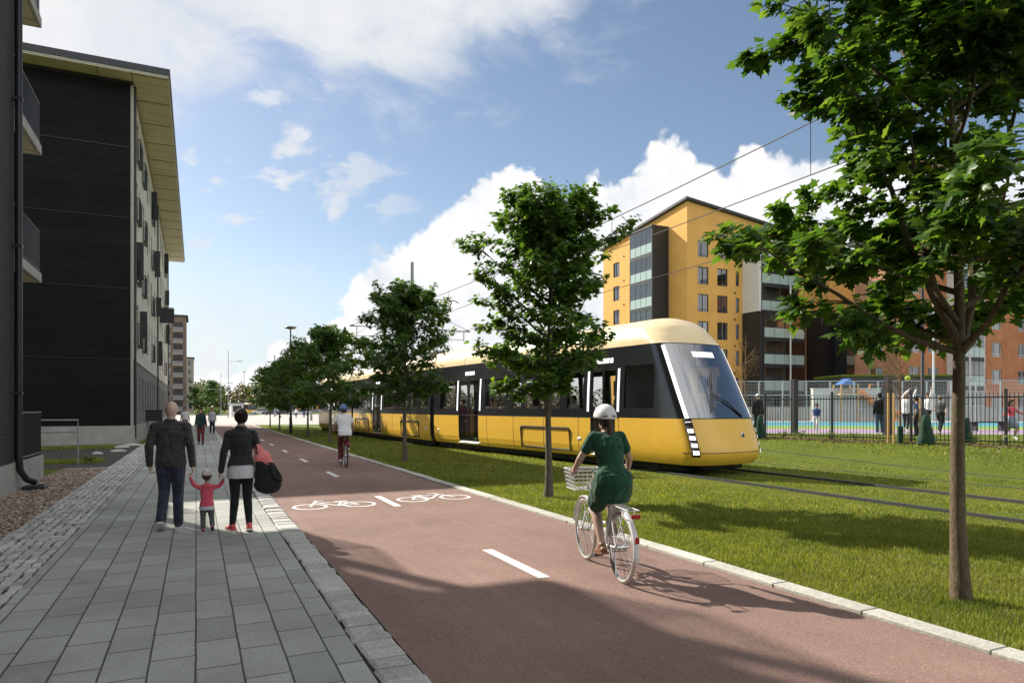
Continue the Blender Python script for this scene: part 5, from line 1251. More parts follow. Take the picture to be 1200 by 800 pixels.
# --- dark apartment house on the left
M_panelblk=brickmat('black_wall_panels',(.0095,.0097,.0105),(.0130,.0132,.014),(.004,.004,.004),4.7,.66,.014,'xzy',.7,.010,0,.2,stain=.45,fine=8,spec=.15)
M_cream=brickmat('cream_cladding',(.56,.53,.455),(.62,.585,.51),(.30,.28,.24),2.6,.20,.010,'yzx',.7,.006,.5,.3,stain=.18)
M_gbrick=brickmat('grey_brick',(.17,.16,.145),(.23,.215,.195),(.28,.27,.25),.26,.075,.010,'yzx',.85,.006)
M_soffit=brickmat('cream_soffit',(.62,.575,.44),(.66,.615,.48),(.28,.26,.19),30,1.15,.03,'xyz',.8,.006,0,.2,stain=.15)
M_soffit2=M_soffit
BD=thing('apartment_house','black-panelled apartment house with deep cream eaves and pale street side','building',(-2.7,36.5,0))
def dark_house():
    D=14.0; Ln=42.5
    m=MB(); m.quad((-D,0,.9),(0,0,.9),(0,0,16.85),(-D,0,16.85)); m.quad((-D,Ln,.9),(0,Ln,.9),(0,Ln,16.85),(-D,Ln,16.85)); m.quad((-D,0,.9),(-D,Ln,.9),(-D,Ln,16.85),(-D,0,16.85)); obj('gable_wall',m,M_panelblk,BD,False,False)
    for z in (4.0,7.3,10.6,13.9): t=MB(); t.box(-D,-.02,-.018,-.002,z-.02,z+.02); obj('panel_rail',t,M_blk,BD)
    t=MB(); t.box(-.10,.012,-.022,-.003,.9,16.8); obj('corner_trim',t,M_wframe if False else mat('pale_trim',(.34,.33,.30),.6),BD)
    pl=MB(); pl.box(-D,.06,-.05,Ln,-.2,.9); obj('plinth',pl,M_concrete,BD)
    ws=[]; 
    for f_ in range(4):
        z=4.75+f_*3.05
        for c in range(10):
            x=1.6+c*4.05+(.5 if (c+f_)%3==0 else 0)
            if x+1.5<Ln: ws.append((x,x+1.25,z+.15,z+2.1))
            if c%2==0: ws.append((x+2.2,x+2.75,z+.6,z+2.1))
    # upper storeys
    facade(BD,(0,0,4.0),(0,1),(1,0),Ln,12.85,[(a,b,c-4,d-4) for a,b,c,d in ws],M_cream,M_frame,.14,seed=4)
    facade(BD,(0.0,0,.9),(0,1),(1,0),Ln,3.07,[(x,x+.95,.55,2.45) for x in [1.3+2.35*i for i in range(17)]],M_gbrick,M_wframe,.12,seed=5,curt=.9)
    t=MB(); t.box(.0,.035,0,Ln,3.97,4.0); obj('string_course',t,M_frame,BD)
    for k,(a,b,c,d) in enumerate(ws):
        if b-a>1 and k%5 in (0,2):      # small steel balconettes and tilted open sashes
            r=MB(); z0,z1=c-.12,c+.98
            r.box(.03,.17,a-.1,b+.1,z0,z0+.04)
            r.tube([(.02,a-.1,z1),(.17,a-.1,z1),(.17,b+.1,z1),(.02,b+.1,z1)],.020,5)
            n=12
            for q in range(n+1): y=a-.1+(b-a+.2)*q/n; r.tube([(.17,y,z0),(.17,y,z1)],.010,4)
            for q in range(3): 
                for y in (a-.1,b+.1): r.tube([(.05+.05*q,y,z0),(.05+.05*q,y,z1)],.010,4)
            obj('balconette',r,M_blk,BD)
        if k%7==1:
            s_=MB(); s_.box(.0,.34,a-.02,a+.03,c+.05,d-.05); obj('open_sash',s_,M_frame,BD)
    for y,z in ((6,9.0),(15,12.2),(25,8.3),(31,5.4)):
        pass
    # roof with deep eaves
    r=MB(); r.box(-D-1,1.5,-1.0,Ln+.6,17.0,17.06); obj('soffit',r,M_soffit,BD)
    r=MB(); r.box(-D-1,1.53,-1.03,Ln+.63,17.062,17.12); obj('eaves_strip',r,M_wframe,BD)
    r=MB(); r.box(-D-1,1.58,-1.08,Ln+.68,17.122,17.42); obj('roof',r,mat('dark_roof_metal',(.03,.031,.035),.5),BD)
    r=MB(); r.box(-D+.03,-.03,.03,Ln-.03,16.84,17.0); obj('wall_head',r,M_frame,BD)
    for y in range(0,15):
        b=MB(); b.box(.02,1.49,-.9+y*2.95,-.86+y*2.95,16.975,16.999); obj('soffit_batten',b,mat('batten',(.22,.20,.13),.8),BD)
    for i in range(5):
        b=MB(); b.box(-2.95*i-1.4,-2.95*i-1.36,-.99,-.03,16.975,16.999); obj('soffit_batten',b,mat('batten',(.22,.20,.13),.8),BD)
    for y in (0.2,21,41.5):
        b=MB(); b.tube([(.07,y+.1,.3),(.07,y+.1,16.9)],.05,8); obj('downpipe',b,M_blk,BD,True)
dark_house()
sg=thing('sign_box','black box sign hanging off the pale street side of the black-panelled house','sign',(-2.7,62,9.2)); b=MB(); b.bbox(.02,1.05,-.12,.12,-.6,.6,.02); obj('panel',b,M_blk,sg); b=MB(); b.tube([(.0,0,.66),(1.0,0,.66)],.03,6); obj('bracket',b,M_blk,sg)
sg=thing('letter_box','low black wall box on the grey brick base of the pale street side','box',(-2.7,46,.95)); b=MB(); b.bbox(.005,.85,-.5,.5,0,.62,.03); obj('body',b,M_blk,sg); b=MB(); b.box(.0,.88,-.53,.53,.625,.66); obj('lid',b,M_frame,sg)
# --- near house with balconies
M_dbrick=brickmat('dark_brick',(.030,.028,.027),(.050,.046,.044),(.018,.017,.016),.27,.075,.010,'yzx',.9,.008)
BN=thing('apartment_house','nearest dark brick house with stacked concrete balconies and a black downpipe','building',(-3.4,17.0,0))
def near_house():
    m=MB(); m.box(-14,0,-45,0,.62,17.5); obj('wall',m,M_dbrick,BN)
    m=MB(); m.box(-14,.05,-45,2.7,-.2,.60); obj('plinth',m,M_concrete,BN)
    m=MB(); m.box(-14,-1.9,0,2.2,.62,17.5); obj('recessed_wall',m,M_panelblk,BN)
    m=MB(); m.box(-15,.5,-46,3.0,17.52,17.9); obj('roof',m,M_frame,BN)
    for i,z in enumerate((4.72,7.78,10.84,13.9)):
        s_=MB(); s_.bbox(-1.9,.02,.01,2.66,z,z+.24,.015); bo=obj('balcony',s_,M_concrete,BN)
        sf=MB(); sf.box(-1.85,-.06,.06,2.55,z-.012,z-.002); obj('ceiling_boards',sf,M_soffit,bo)
        r=MB(); 
        for zz in (z+.30,z+1.22): r.tube([(-1.85,2.6,zz),(-.02,2.6,zz),(-.02,.03,zz)],.022,6)
        for q in range(24): y=.06+2.5*q/23; r.box(-.027,-.013,y-.010,y+.010,z+.24,z+1.22)
        for q in range(17): x=-1.85+1.8*q/16; r.box(x-.010,x+.010,2.593,2.607,z+.24,z+1.22)
        obj('railing',r,M_blk,bo)
        gq=MB(); gq.box(-1.7,-.4,.03,.06,z+.3,z+2.4)
    c=MB(); c.box(-.32,-.14,1.20,1.38,.60,14.0); obj('balcony_column',c,M_blk,BN)
    d=MB(); d.tube([(.10,-.10,17.3),(.10,-.10,.75),(.12,-.08,.45),(.20,.05,.25),(.32,.22,.17)],.065,10)
    for z in (2,5,8,11,14): d.box(.0,.17,-.17,-.03,z,z+.05)
    obj('downpipe',d,M_blk,BN,True)
    g=MB(); g.bbox(.12,.52,.02,.50,.0,.10,.02); obj('gutter_box',g,M_blk,BN)
    r=MB()
    for zz in (.66,1.62): r.tube([(-1.85,2.62,zz),(0.0,2.62,zz),(0.0,.12,zz)],.022,6)
    for q in range(24): y=.12+2.5*q/23; r.box(-.010,.010,y-.010,y+.010,.6,1.62)
    for q in range(17): x=-1.85+1.8*q/16; r.box(x-.010,x+.010,2.61,2.63,.6,1.62)
    obj('terrace_railing',r,M_blk,BN)
near_house()
hr=thing('handrail','plain grey steel handrail standing in front of the black-panelled wall','handrail',(-3.25,24.2,0))
m=MB(); m.tube([(0,0,-.05),(0,0,1.36),(-3.2,0,1.36)],.028,8); m.tube([(0,0,1.0),(-3.2,0,1.0)],.02,7); m.tube([(-3.2,0,-.05),(-3.2,0,1.36)],.028,8); obj('rail',m,M_galv,hr,True)
def leafy(name,label,cat,loc_,n,rad,h,leaf,seed,ls=.05,stems=7,group=None):
    g=np.random.default_rng(seed); t=thing(name,label,cat,loc_,0,group); st=MB();V=[];Fc=[];o=0
    for i in range(stems):
        a=g.uniform(0,6.28); tip=Vector((math.cos(a)*rad*g.uniform(.3,1),math.sin(a)*rad*g.uniform(.3,1),h*g.uniform(.6,1)))
        mid=tip*.5+Vector((0,0,h*.15)); st.tube([(0,0,-.02),mid,tip],[.008,.006,.003],5)
        for q in range(n//stems):
            f_=g.uniform(.25,1.02); p=(Vector((0,0,0)).lerp(mid,f_*2) if f_<.5 else mid.lerp(tip,(f_-.5)*2))+Vector(g.normal(0,rad*.16,3))
            hd=Vector(g.normal(0,1,3)); hd.z=abs(hd.z)*.4; hd.normalize(); up=Vector((0,0,1))+Vector(g.normal(0,.5,3)); x=hd.cross(up).normalized(); nn=x.cross(hd)
            M=np.array([[x.x,hd.x,nn.x],[x.y,hd.y,nn.y],[x.z,hd.z,nn.z]]); V.append((KITE*ls*g.uniform(.6,1.3))@M.T+np.array(p)); Fc.append(KF+o); o+=4
    obj('stem',st,M_bark,t,True); put('foliage',mesh_np('foliage',np.concatenate(V),np.concatenate(Fc),3),leaf,t); return t
M_shrub=leafmat('shrub_leaf',[(0,(.05,.10,.015)),(.6,(.10,.17,.03)),(1,(.20,.24,.06))],.3)
leafy('shrub','small yellow-green shrub growing by the handrail','shrub',(-4.25,22.4,0),420,.42,.75,M_shrub,3,.075)
leafy('shrub','low green plant in the narrow lawn strip beside the black-panelled wall','shrub',(-3.05,24.9,0),160,.22,.25,M_shrub,4,.06)
sheet('planting_bed',rect(-14,-2.31,23,36.4),.011,mat('dark_soil',(.045,.038,.03),.95,.3,9,.01,25),'strip of dark soil and lawn before the black-panelled wall','ground',.04)
# stepping slabs and stones along the black house foot
def stones():
    for i,(x,y,s) in enumerate(((-2.75,30.5,.30),(-2.9,33.6,.38),(-3.3,29.2,.26),(-2.62,35.2,.42))):
        mb=MB(); mb.ell((0,0,.04),(s,s*.7,.09),Matrix.Rotation(i,3,'Z'),9,6); o=obj('stone',mb,M_sett,None,True); o.location=(x,y,0); tag(o,['flat grey stone beside the cobbles near the pale plinth','dark flat stone by the corner of the pale plinth','small round stone in the soil bed before the handrail','widest flat stone right at the corner of the pale street side'][i],'stone',"stones in the soil bed")
stones()
# --- brown tower far down the street
M_bbrick=brickmat('brown_brick',(.17,.115,.085),(.21,.15,.11),(.25,.22,.19),.6,.2,.02,'xzy',.85,.006)
TW=thing('tower_block','tall brown brick tower block far down the street beyond the pale house','building',(-2.6,205,0))
def tower():
    W=10; H=26.5; ws=[]
    for f_ in range(8):
        z=1.6+f_*3.05; ws+=[(.9,2.4,z,z+1.7),(5.0,6.2,z,z+1.6)]
    o=facade(TW,(-W,0,0),(1,0),(0,-1),W,H,ws,M_bbrick,M_wframe,.15,seed=8)
    ws=[(2+4*c,3.6+4*c,1.6+3.05*f_,3.2+3.05*f_) for f_ in range(8) for c in range(3)]
    facade(TW,(0,0,0),(0,1),(1,0),14,H,ws,M_bbrick,M_wframe,.15,seed=9)
    m=MB(); m.box(-W-.4,.5,-.5,14.5,H,H+.35); obj('roof',m,M_frame,TW)
    m=MB(); m.tube([(-5,4,H+.3),(-5,4,H+3.5)],.08,6); obj('roof_mast',m,M_galv,TW)
    for f_ in range(8):
        z=1.1+f_*3.05; m=MB(); m.box(-3.2,-.7,-1.2,-.01,z-.18,z); b=obj('balcony',m,M_concrete,TW); g=MB(); g.box(-3.2,-.7,-1.2,-1.16,z+.002,z+1.05); obj('balcony_glass',g,mat('grey_balcony_panel',(.17,.165,.16),.4),b)
        d=MB(); d.box(-3.1,-.8,-.06,-.01,z+.1,z+2.4); obj('balcony_door',d,M_wglass if False else M_frame,TW)
    m=MB(); m.box(-W,-.0,.3,14,0.0,H-.1)
tower()
FB=thing('office_block','narrow beige block peeping out right of the brown tower','building',(-.9,262,0))
facade(FB,(-6,0,0),(1,0),(0,-1),6,19,[(1+1.7*c,2.1+1.7*c,1.5+3*f_,3.2+3*f_) for f_ in range(6) for c in range(3)],mat('beige_render',(.30,.27,.23),.8),M_frame,.15,seed=3)
m=MB(); m.box(-6.2,.2,-.2,12,19,19.4); obj('roof',m,M_frame,FB); m=MB(); m.box(-6,0,.01,12,0,18.98); m.f=m.f[0:2]+m.f[3:]; obj('side_wall',m,mat('beige_render',(.30,.27,.23),.8),FB)
# --- low far buildings and woods
LB=thing('low_hall','long low grey hall with dark roof behind the yellow bus','building',(20,262,0))
facade(LB,(0,0,0),(1,0),(0,-1),46,7.5,[(2+3.6*c,4.4+3.6*c,1.2+3.2*f_,3.0+3.2*f_) for f_ in range(2) for c in range(12)],mat('grey_render',(.24,.23,.22),.8),M_frame,.15,seed=6)
m=MB(); m.prism([(-1,7.5),(16,7.5),(16,7.9),(7.5,11.2),(-1,7.9)],'x',-.6,46.6); obj('roof',m,M_frame,LB)
def forest():
    g=np.random.default_rng(3); V=[];Fc=[];o=0
    for i in range(150):
        x=g.uniform(-40,190); y=g.uniform(300,345); H=g.uniform(8,14); r=g.uniform(3,5.5)
        for q in range(260):
            d=Vector(g.normal(0,1,3)).normalized()*(g.uniform(.6,1)**.5); p=np.array([x+d.x*r,y+d.y*r,H*.55+d.z*H*.45])
            hd=Vector(g.normal(0,1,3)).normalized(); x_=hd.orthogonal().normalized(); nn=x_.cross(hd); M=np.array([[x_.x,hd.x,nn.x],[x_.y,hd.y,nn.y],[x_.z,hd.z,nn.z]])
            V.append((KITE*g.uniform(.7,1.5))@M.T+p); Fc.append(KF+o); o+=4
    M=leafmat('autumn_woods',[(0,(.035,.05,.02)),(.4,(.075,.085,.03)),(.75,(.125,.10,.045)),(1,(.17,.115,.055))],.25)
    tag(put('treeline',mesh_np('treeline',np.concatenate(V),np.concatenate(Fc),3),M),'brownish green woods along the horizon beyond the square','woods',None,'stuff')
forest()
ft=dup(t4,(gr(254,487).x,gr(254,487).y+60,0),1.0,'rounded dark green tree at the far edge of the square, left of the lamps',1.75); ft['group']='trees beyond the square'
for u,yy,s,lab in ((229,230,1.5,'small far tree right beside the brown tower'),(244,250,1.6,'far tree in front of the brownish woods, between tower and dark green tree')):
    p=at(u,yy); q=dup(t4,(p.x,p.y,0),u*.1,lab,s); q['group']='trees beyond the square'
# --- yellow apartment house
M_ystucco=mat('ochre_stucco',(.68,.375,.105),.85,.09,.6,.004,40,0,.3,.22); M_wht=mat('white_render',(.62,.61,.59),.7,.06,2,0); M_blkp=mat('black_cladding',(.018,.018,.019),.55,.2,3)
YC=Vector((48.9,60.0)); YZ=.35
YB=thing('apartment_house','tall ochre yellow apartment house with slanted roof and glazed balcony stacks','building',(YC.x,YC.y,YZ))
def glazed(parent,P,d,nv,W,depth,z0,nf,fh=3.03,side_m=M_blkp,back=M_blkp):
    """one stack of glazed balconies: slab, green lower glass, clear upper glass on every floor"""
    d=Vector((*d,0));nv=Vector((*nv,0)); P=Vector(P)
    def B(mb,a0,a1,o0,o1,za,zb):
        vs=[P+d*a+nv*o+Vector((0,0,z)) for z in (za,zb) for a,o in ((a0,o0),(a1,o0),(a1,o1),(a0,o1))]; mb.add(vs,[(0,3,2,1),(4,5,6,7),(0,1,5,4),(1,2,6,5),(2,3,7,6),(3,0,4,7)])
    zt=z0+nf*fh
    s_=MB(); B(s_,0,.14,.01,depth,z0,zt); B(s_,W-.14,W,.01,depth,z0,zt); bo=obj('balcony_stack',s_,side_m,parent)
    r=MB(); B(r,-.05,W+.05,.01,depth+.08,zt+.002,zt+.22); obj('balcony_roof',r,M_blkp,bo)
    b=MB(); B(b,.15,W-.15,.012,.05,z0,zt); obj('balcony_back_wall',b,mat('balcony_back',(.50,.50,.48),.8),bo)
    fr=MB();lg=MB();ug=MB();cu=MB(); rs=random.Random(int(P.x*10))
    for f_ in range(nf):
        z=z0+f_*fh
        B(fr,.14,W-.14,.02,depth,z-.0,z+.22); B(fr,.14,W-.14,depth-.05,depth+.01,z+1.30,z+1.36); B(fr,.14,W-.14,depth-.05,depth+.01,z+fh-.22,z+fh-.002)
        B(lg,.16,W-.16,depth-.03,depth-.015,z+.22,z+1.30); B(ug,.16,W-.16,depth-.03,depth-.02,z+1.36,z+fh-.22)
        obj('lower_glass',lg,M_bglass,bo); obj('upper_glass',ug,M_bglass2,bo); lg=MB(); ug=MB()
        n=4
        for q in range(1,n): a=.14+(W-.28)*q/n; B(fr,a-.018,a+.018,depth-.04,depth,z+.22,z+fh-.22)
        if rs.random()<.75:
            a=.2+rs.random()*W*.5; B(cu,a,a+W*.22,.25,.28,z+.3,z+2.6); B(cu,W*.6,W*.6+.5,.6,1.1,z+.25,z+.9)
    obj('balcony_frame',fr,M_frame,bo)
    if cu.v: obj('balcony_clutter',cu,M_curtain,bo)
    return bo
def yellow_house():
    H=22.0; nf=8
    rows=[18.35-3.03*i for i in range(7)]
    # street side (faces -x), receding away
    LW=17.0; wl=[]
    zt=lambda x: 24.1-1.75*x/15
    for z in rows:
        wl+=[(9.4,10.9,z-.2,z+1.65),(13.2,14.6,z-.2,z+1.65)]
    facade(YB,(0,LW,0),(0,-1),(-1,0),LW,21.3,[(LW-b,LW-a,c,d) for a,b,c,d in wl],M_ystucco,M_frame,.15,topf=(zt(17)-21.3,24.1-21.3),seed=21,curt=.92)
    RW=27.0; wr=[]
    for z in rows:
        wr+=[(1.5,3.0,z-.2,z+1.75),(4.25,5.75,z-.2,z+1.75),(6.95,7.45,z-.05,z+1.65),(15.0,15.5,z-.05,z+1.65),(16.2,16.6,z-.05,z+1.65)]
    zr=lambda x: 24.1-1.62*x/12.8
    facade(YB,(0,0,0),(1,0),(0,-1),RW,20.0,wr,M_ystucco,M_frame,.15,topf=(4.1,zr(RW)-20.0),seed=22,curt=.92)
    # slanted roof sheet with thin dark edge
    r=MB(); A=[(-.35,-.35),(RW+.3,-.35),(RW+.3,LW+.3),(-.35,LW+.3)]
    def rz_(x,y): return 24.14-1.62*x/12.8-1.75*y/15
    r.add([(x,y,rz_(x,y)) for x,y in A]+[(x,y,rz_(x,y)+.28) for x,y in A],[(0,3,2,1),(4,5,6,7),(0,1,5,4),(1,2,6,5),(2,3,7,6),(3,0,4,7)]); obj('roof',r,M_frame,YB)
    # balcony stack on the street side
    glazed(YB,(0,7.6,0),(0,-1),(-1,0),4.4,2.3,.6,7,3.03,M_blkp)
    # white and black block with balconies on the front
    b=MB(); b.box(8.05,13.6,-2.6,-.01,12.1,21.0); 
    w_=MB(); w_.box(7.95,8.3,-2.5,-.01,12.2,21.3); obj('side_screen',w_,M_wht,YB); w_=MB(); w_.box(7.9,8.35,-2.7,-.012,.0,12.15); obj('side_screen',w_,M_blkp,YB)
    glazed(YB,(8.3,0,0),(1,0),(0,-1),5.6,2.5,12.15,3,3.03,M_blkp); glazed(YB,(8.36,0,0),(1,0),(0,-1),6.4,2.8,.15,4,2.98,M_blkp)
    # black wing with balconies to the right
    m=MB(); m.box(18.0,26.8,-2.2,-.012,.0,13.0); obj('black_wing',m,M_blkp,YB)
    glazed(YB,(20.2,-2.2,0),(1,0),(0,-1),5.4,1.6,.3,4,2.98,M_blkp)
    for x,y in ((12.0,-3.2),(23.6,-4.2)):
        p=MB(); p.tube([(x,y,0),(x,y,15.2 if x<15 else 10)],.09,8); obj('white_post',p,M_wht,YB,True)
    v=MB()
    for z in rows:
        for y in (4.9,12.2): v.tube([(-.05,y,z+2.1),(.05,y,z+2.1)],.12,8)
        for x in (6.6,): v.tube([(x+.2,-.05,z+2.2),(x+.2,.05,z+2.2)],.12,8)
    obj('vent',v,M_frame,YB)
yellow_house()
# --- red brick house
M_rbrick=brickmat('red_brick',(.60,.19,.06),(.68,.245,.09),(.40,.26,.18),.30,.09,.010,'xzy',.85,.006)
RB=thing('apartment_house','red brick apartment house with pale balconies behind the playground, mostly hidden by the big maple','building',(64,46,.6))
def red_house():
    W=46; H=18.4; ws=[]
    for f_ in range(6):
        z=.8+3.0*f_
        for x in (1.6,4.6,12.6,15.4,20.2,26.6,29.2,33.2,40):
            ws.append((x,x+1.75,z,z+1.55))
    facade(RB,(0,0,0),(1,0),(0,-1),W,H,ws,M_rbrick,M_wframe,.15,seed=31,curt=.7)
    facade(RB,(0,5,0),(0,-1),(-1,0),5,H,[(1.7,3.3,.8+3*f_,2.3+3*f_) for f_ in range(6)],M_rbrick,M_wframe,.15,seed=32)
    m=MB(); m.box(-.5,W+.5,-.6,5.5,H,H+.5); obj('roof',m,M_frame,RB)
    for x in (7.6,22.6,35.5): glazed(RB,(x,0,0),(1,0),(0,-1),3.7,1.7,.2,6,3.0,M_wht)
    for x in (7.9,22.9): p=MB(); p.tube([(x,-2.2,0),(x,-2.2,17)],.09,8); obj('white_post',p,M_wht,RB,True)
red_house()
# ------------------------------------------------------------------ playground and fence
def onz(u,d): 
    p=at(u,d); return Vector((p.x,p.y,gz(p.x,p.y)))
M_lime=mat('green_rubber',(.18,.27,.05),.9,.12,3,.002); M_purp=mat('purple_rubber',(.31,.21,.33),.9,.12,3,.002); M_teal=mat('teal_rubber',(.06,.24,.30),.9,.12,3,.002)
def strip(name,d0,d1,m,lab,dz):
    P=[onz(880,d0),onz(1330,d0*.93),onz(1330,d1*.93),onz(880,d1)]
    n=10; mb=MB(); 
    for i in range(n):
        a,b=i/n,(i+1)/n
        q=[P[0].lerp(P[1],a),P[0].lerp(P[1],b),P[3].lerp(P[2],b),P[3].lerp(P[2],a)]
        q=[Vector((p.x,p.y,.6+dz)) for p in q]; mb.quad(*q)
    tag(obj(name,mb,m,None,False),lab,'play surface',None,'structure')
strip('sand_court',30.5,95,mat('pale_sand_court',(.40,.385,.355),.92,.1,2,.002),'pale sand court of the playground',.004)
strip('play_surface',31.5,36.5,M_purp,'purple rubber strip of the playground',.016)
strip('play_surface',36.5,43,M_lime,'lime green rubber strip of the playground',.012)
strip('play_surface',43,56,M_teal,'teal blue rubber strip of the playground',.009)
FE=thing('playground_fence','black steel picket fence round the playground, beside the bark mulch','fence',(F0.x,F0.y,.6),0)
def fence():
    T0=-13.0; nb=14; bl=2.6
    for i in range(nb+1):
        t=T0+bl*i; c=FD.xy*t; g=gz(F0.x+c.x,F0.y+c.y)-.6; p=MB(); p.bbox(c.x-.035,c.x+.035,c.y-.035,c.y+.035,g-.1,g+1.70,.006); obj('post',p,M_blk,FE)
    for i in range(nb):
        m=MB(); a=Vector((*(FD.xy*(T0+bl*i+.04)),gz(*(F0.xy+FD.xy*(T0+bl*i)))-.6)); b=Vector((*(FD.xy*(T0+bl*(i+1)-.04)),gz(*(F0.xy+FD.xy*(T0+bl*(i+1))))-.6))
        for z in (.12,1.45): m.tube([a+Vector((0,0,z)),b+Vector((0,0,z))],.02,5)
        n=int(bl/.112)
        for q in range(n): p=a.lerp(b,(q+.5)/n); m.tube([p+Vector((0,0,.05)),p+Vector((0,0,1.58))],.0105,5)
        obj('panel',m,M_blk,FE)
fence()
def fp(t,s=0):
    p=F0.xy+FD.xy*t+FN*s; return Vector((p.x,p.y,gz(p.x,p.y)))
def tof(u,s=0):
    """parameter along the fence line seen in direction u"""
    t=math.tan(YAW+math.atan((u-600)/F)); A=F0.xy+FN*s; return (t*A.y-A.x)/(FD.x-t*FD.y)
M_stake=mat('pine_stake',(.50,.31,.12),.75,.2,12,.004); M_bag=fabric('dark_green_bag',(.012,.045,.025),.25,.03)
M_tube=mat('black_pipe',(.012,.012,.013),.6)
def stake(u,h,lab,s=-.9,r=.035):
    p=fp(tof(u,s),s); mb=MB(); mb.tube([(0,0,-.2),(0,0,h-.05),(0,0,h)],[r,r,r*.7],10); o=obj('tree_stake',mb,M_stake,None,True); o.location=p; tag(o,lab,'stake',"wooden stakes at the fence")
stake(1041,1.62,'pale wooden stake left of the pair beside the bare sapling'); stake(1047.5,1.62,'pale wooden stake right next to the sapling stem',-1.05); stake(1078,1.45,'slim wooden stake beside the green watering bag',-.9,.025)
def bag(u,h,r,lab,s=-.85):
    p=fp(tof(u,s),s); t=thing('watering_bag',lab,'bag',p,0,'green watering bags at the saplings'); mb=MB(); g=np.random.default_rng(int(u))
    rg=[]
    for i in range(9):
        f_=i/8; rr=r*(1-.62*f_**1.2)*(1+.10*math.sin(f_*9)); rg.append(((.03*math.sin(f_*7),.02*math.cos(f_*5),h*f_),rr*1.1,rr*.85))
    mb.loft(rg,16); me=remesh(mb,.03,3); put('bag',me,M_bag,t,True)
    c=MB(); c.ring((.03,0,h*.97),(0,0,1),r*.36,.012,14,5); obj('tie',c,M_blk,t,True)
    return p
bag(1085,.92,.27,'dark green watering bag on the bark mulch right of the wooden stakes'); bag(891,.88,.21,'dark green watering bag at the fence beside the tram nose'); bag(1132,.82,.22,'dark green watering bag behind the trunk of the big maple',.9)
def bare_tree(p,h,lab,seed,guard=False,leafs=0):
    g=np.random.default_rng(seed); t=thing('sapling',lab,'tree',p,0,'young saplings at the playground'); mb=MB()
    mb.tube([(0,0,-.05),(.01,.01,h*.4),(0,.02,h*.75),(.02,0,h)],[.045,.035,.022,.006],8)
    for i in range(26):
        z=h*g.uniform(.38,.92); a=g.uniform(0,6.28); ln=h*.26*(1.15-z/h)+.2; up=g.uniform(.7,1.5); d=Vector((math.cos(a),math.sin(a),up)).normalized()
        p1=Vector((0,.01,z)); p2=p1+d*ln*.5+Vector(g.normal(0,.03,3)); p3=p1+d*ln+Vector(g.normal(0,.06,3)); mb.tube([p1,p2,p3],[.013,.009,.003],4)
        for q in range(4):
            d2=(d+Vector(g.normal(0,.55,3))).normalized(); b=p1.lerp(p3,g.uniform(.3,.9)); mb.tube([b,b+d2*ln*.4],[.005,.002],3)
    obj('trunk',mb,M_twig,t,True)
    if guard: c=MB(); c.tube([(0,0,0),(0,0,.55)],.09,10); obj('trunk_guard',c,M_bag,t,True)
bare_tree(fp(tof(874,1.2),1.2),4.2,'bare leafless sapling rising right behind the tram nose',1)
bare_tree(fp(tof(1055,-.9),-.9),3.3,'bare sapling with a green trunk guard between wooden stakes and watering bag',2,True)
bare_tree(onz(1127,44),5.0,'thin bare sapling in front of the red brick house',3)
def post(u,v0,v1,d,w,m,lab):
    p=at(u,d); g=gz(p.x,p.y); mb=MB(); h=zat(v0,d)-g; mb.bbox(-w,w,-w,w,-.1,h,.02); mb.bbox(-w*1.25,w*1.25,-w*1.25,w*1.25,0,.05,.01); mb.bbox(-w*1.1,w*1.1,-w*1.1,w*1.1,h+.002,h+.05,.01); o=obj('post',mb,m); o.location=(p.x,p.y,g); tag(o,lab,'post','thick black posts in the playground')
post(931,446,508,29.5,.12,M_blkp,'thick black square post inside the fence, nearer the tram')
post(1041,441,510,28.5,.12,M_blkp,'thick black square post right behind the wooden stakes')
lp=onz(1081,24); lamp(lp,'tall thin black lamp post running up into the big maple crown',7.6,'disc',M_blk,'street lamps')
pp=onz(1094,52); q=MB(); q.tube([(0,0,0),(0,0,9.5)],[.09,.05],10); q.ell((0,0,9.55),.09); q.bbox(-.2,.2,-.2,.2,0,.08,.01); o=obj('flagpole',q,M_wht,None,True); o.location=pp; tag(o,'white flagpole standing on the playground before the red brick house','pole')
# sports fence, low walls, roofed shed, climbing frame
SF=thing('sports_fence','pale grey tubular sports fence behind the coloured play strips','fence',(onz(870,52).x,onz(870,52).y,.6))
def sfence():
    A=onz(862,52)-Vector(SF.location); B=onz(1290,50)-Vector(SF.location); n=15; z0,z1=.02,3.15
    for i in range(n+1):
        p=A.lerp(B,i/n); m=MB(); hh=z1 if i not in (3,4) else z1; m.tube([(p.x,p.y,z0),(p.x,p.y,hh)],.05,8); obj('post',m,M_galvl,SF,True)
    for i in range(n):
        a=A.lerp(B,i/n);b=A.lerp(B,(i+1)/n); m=MB()
        for z in (1.0,2.1,z1): m.tube([(a.x,a.y,z),(b.x,b.y,z)],.035,6)
        for q in range(1,16): p=a.lerp(b,q/16); m.tube([(p.x,p.y,.1),(p.x,p.y,z1)],.006,3)
        for q in range(1,12): z=z1*q/12; m.tube([(a.x,a.y,z),(b.x,b.y,z)],.005,3)
        obj('panel',m,M_galvl,SF)
M_galvl=mat('light_galvanised',(.42,.43,.44),.5,.08,4,0,60,.3)
sfence()
def wallbox(name,u0,u1,d,th,z0,z1,m,lab,cat):
    a=at(u0,d);b=at(u1,d); dv=(b-a); ln=dv.length; rz=math.atan2(dv.y,dv.x); mb=MB(); mb.bbox(0,ln,0,th,z0,z1,.02); 
    mb.bbox(-.03,ln+.03,-.03,th+.03,z1+.002,z1+.08,.01)
    n=int(ln/2.4)
    for i in range(1,n): x=ln*i/n; mb.box(x-.015,x+.015,-.006,-.002,z0,z1)
    o=obj(name,mb,m); o.location=(a.x,a.y,0); o.rotation_euler=(0,0,rz); tag(o,lab,cat); return o
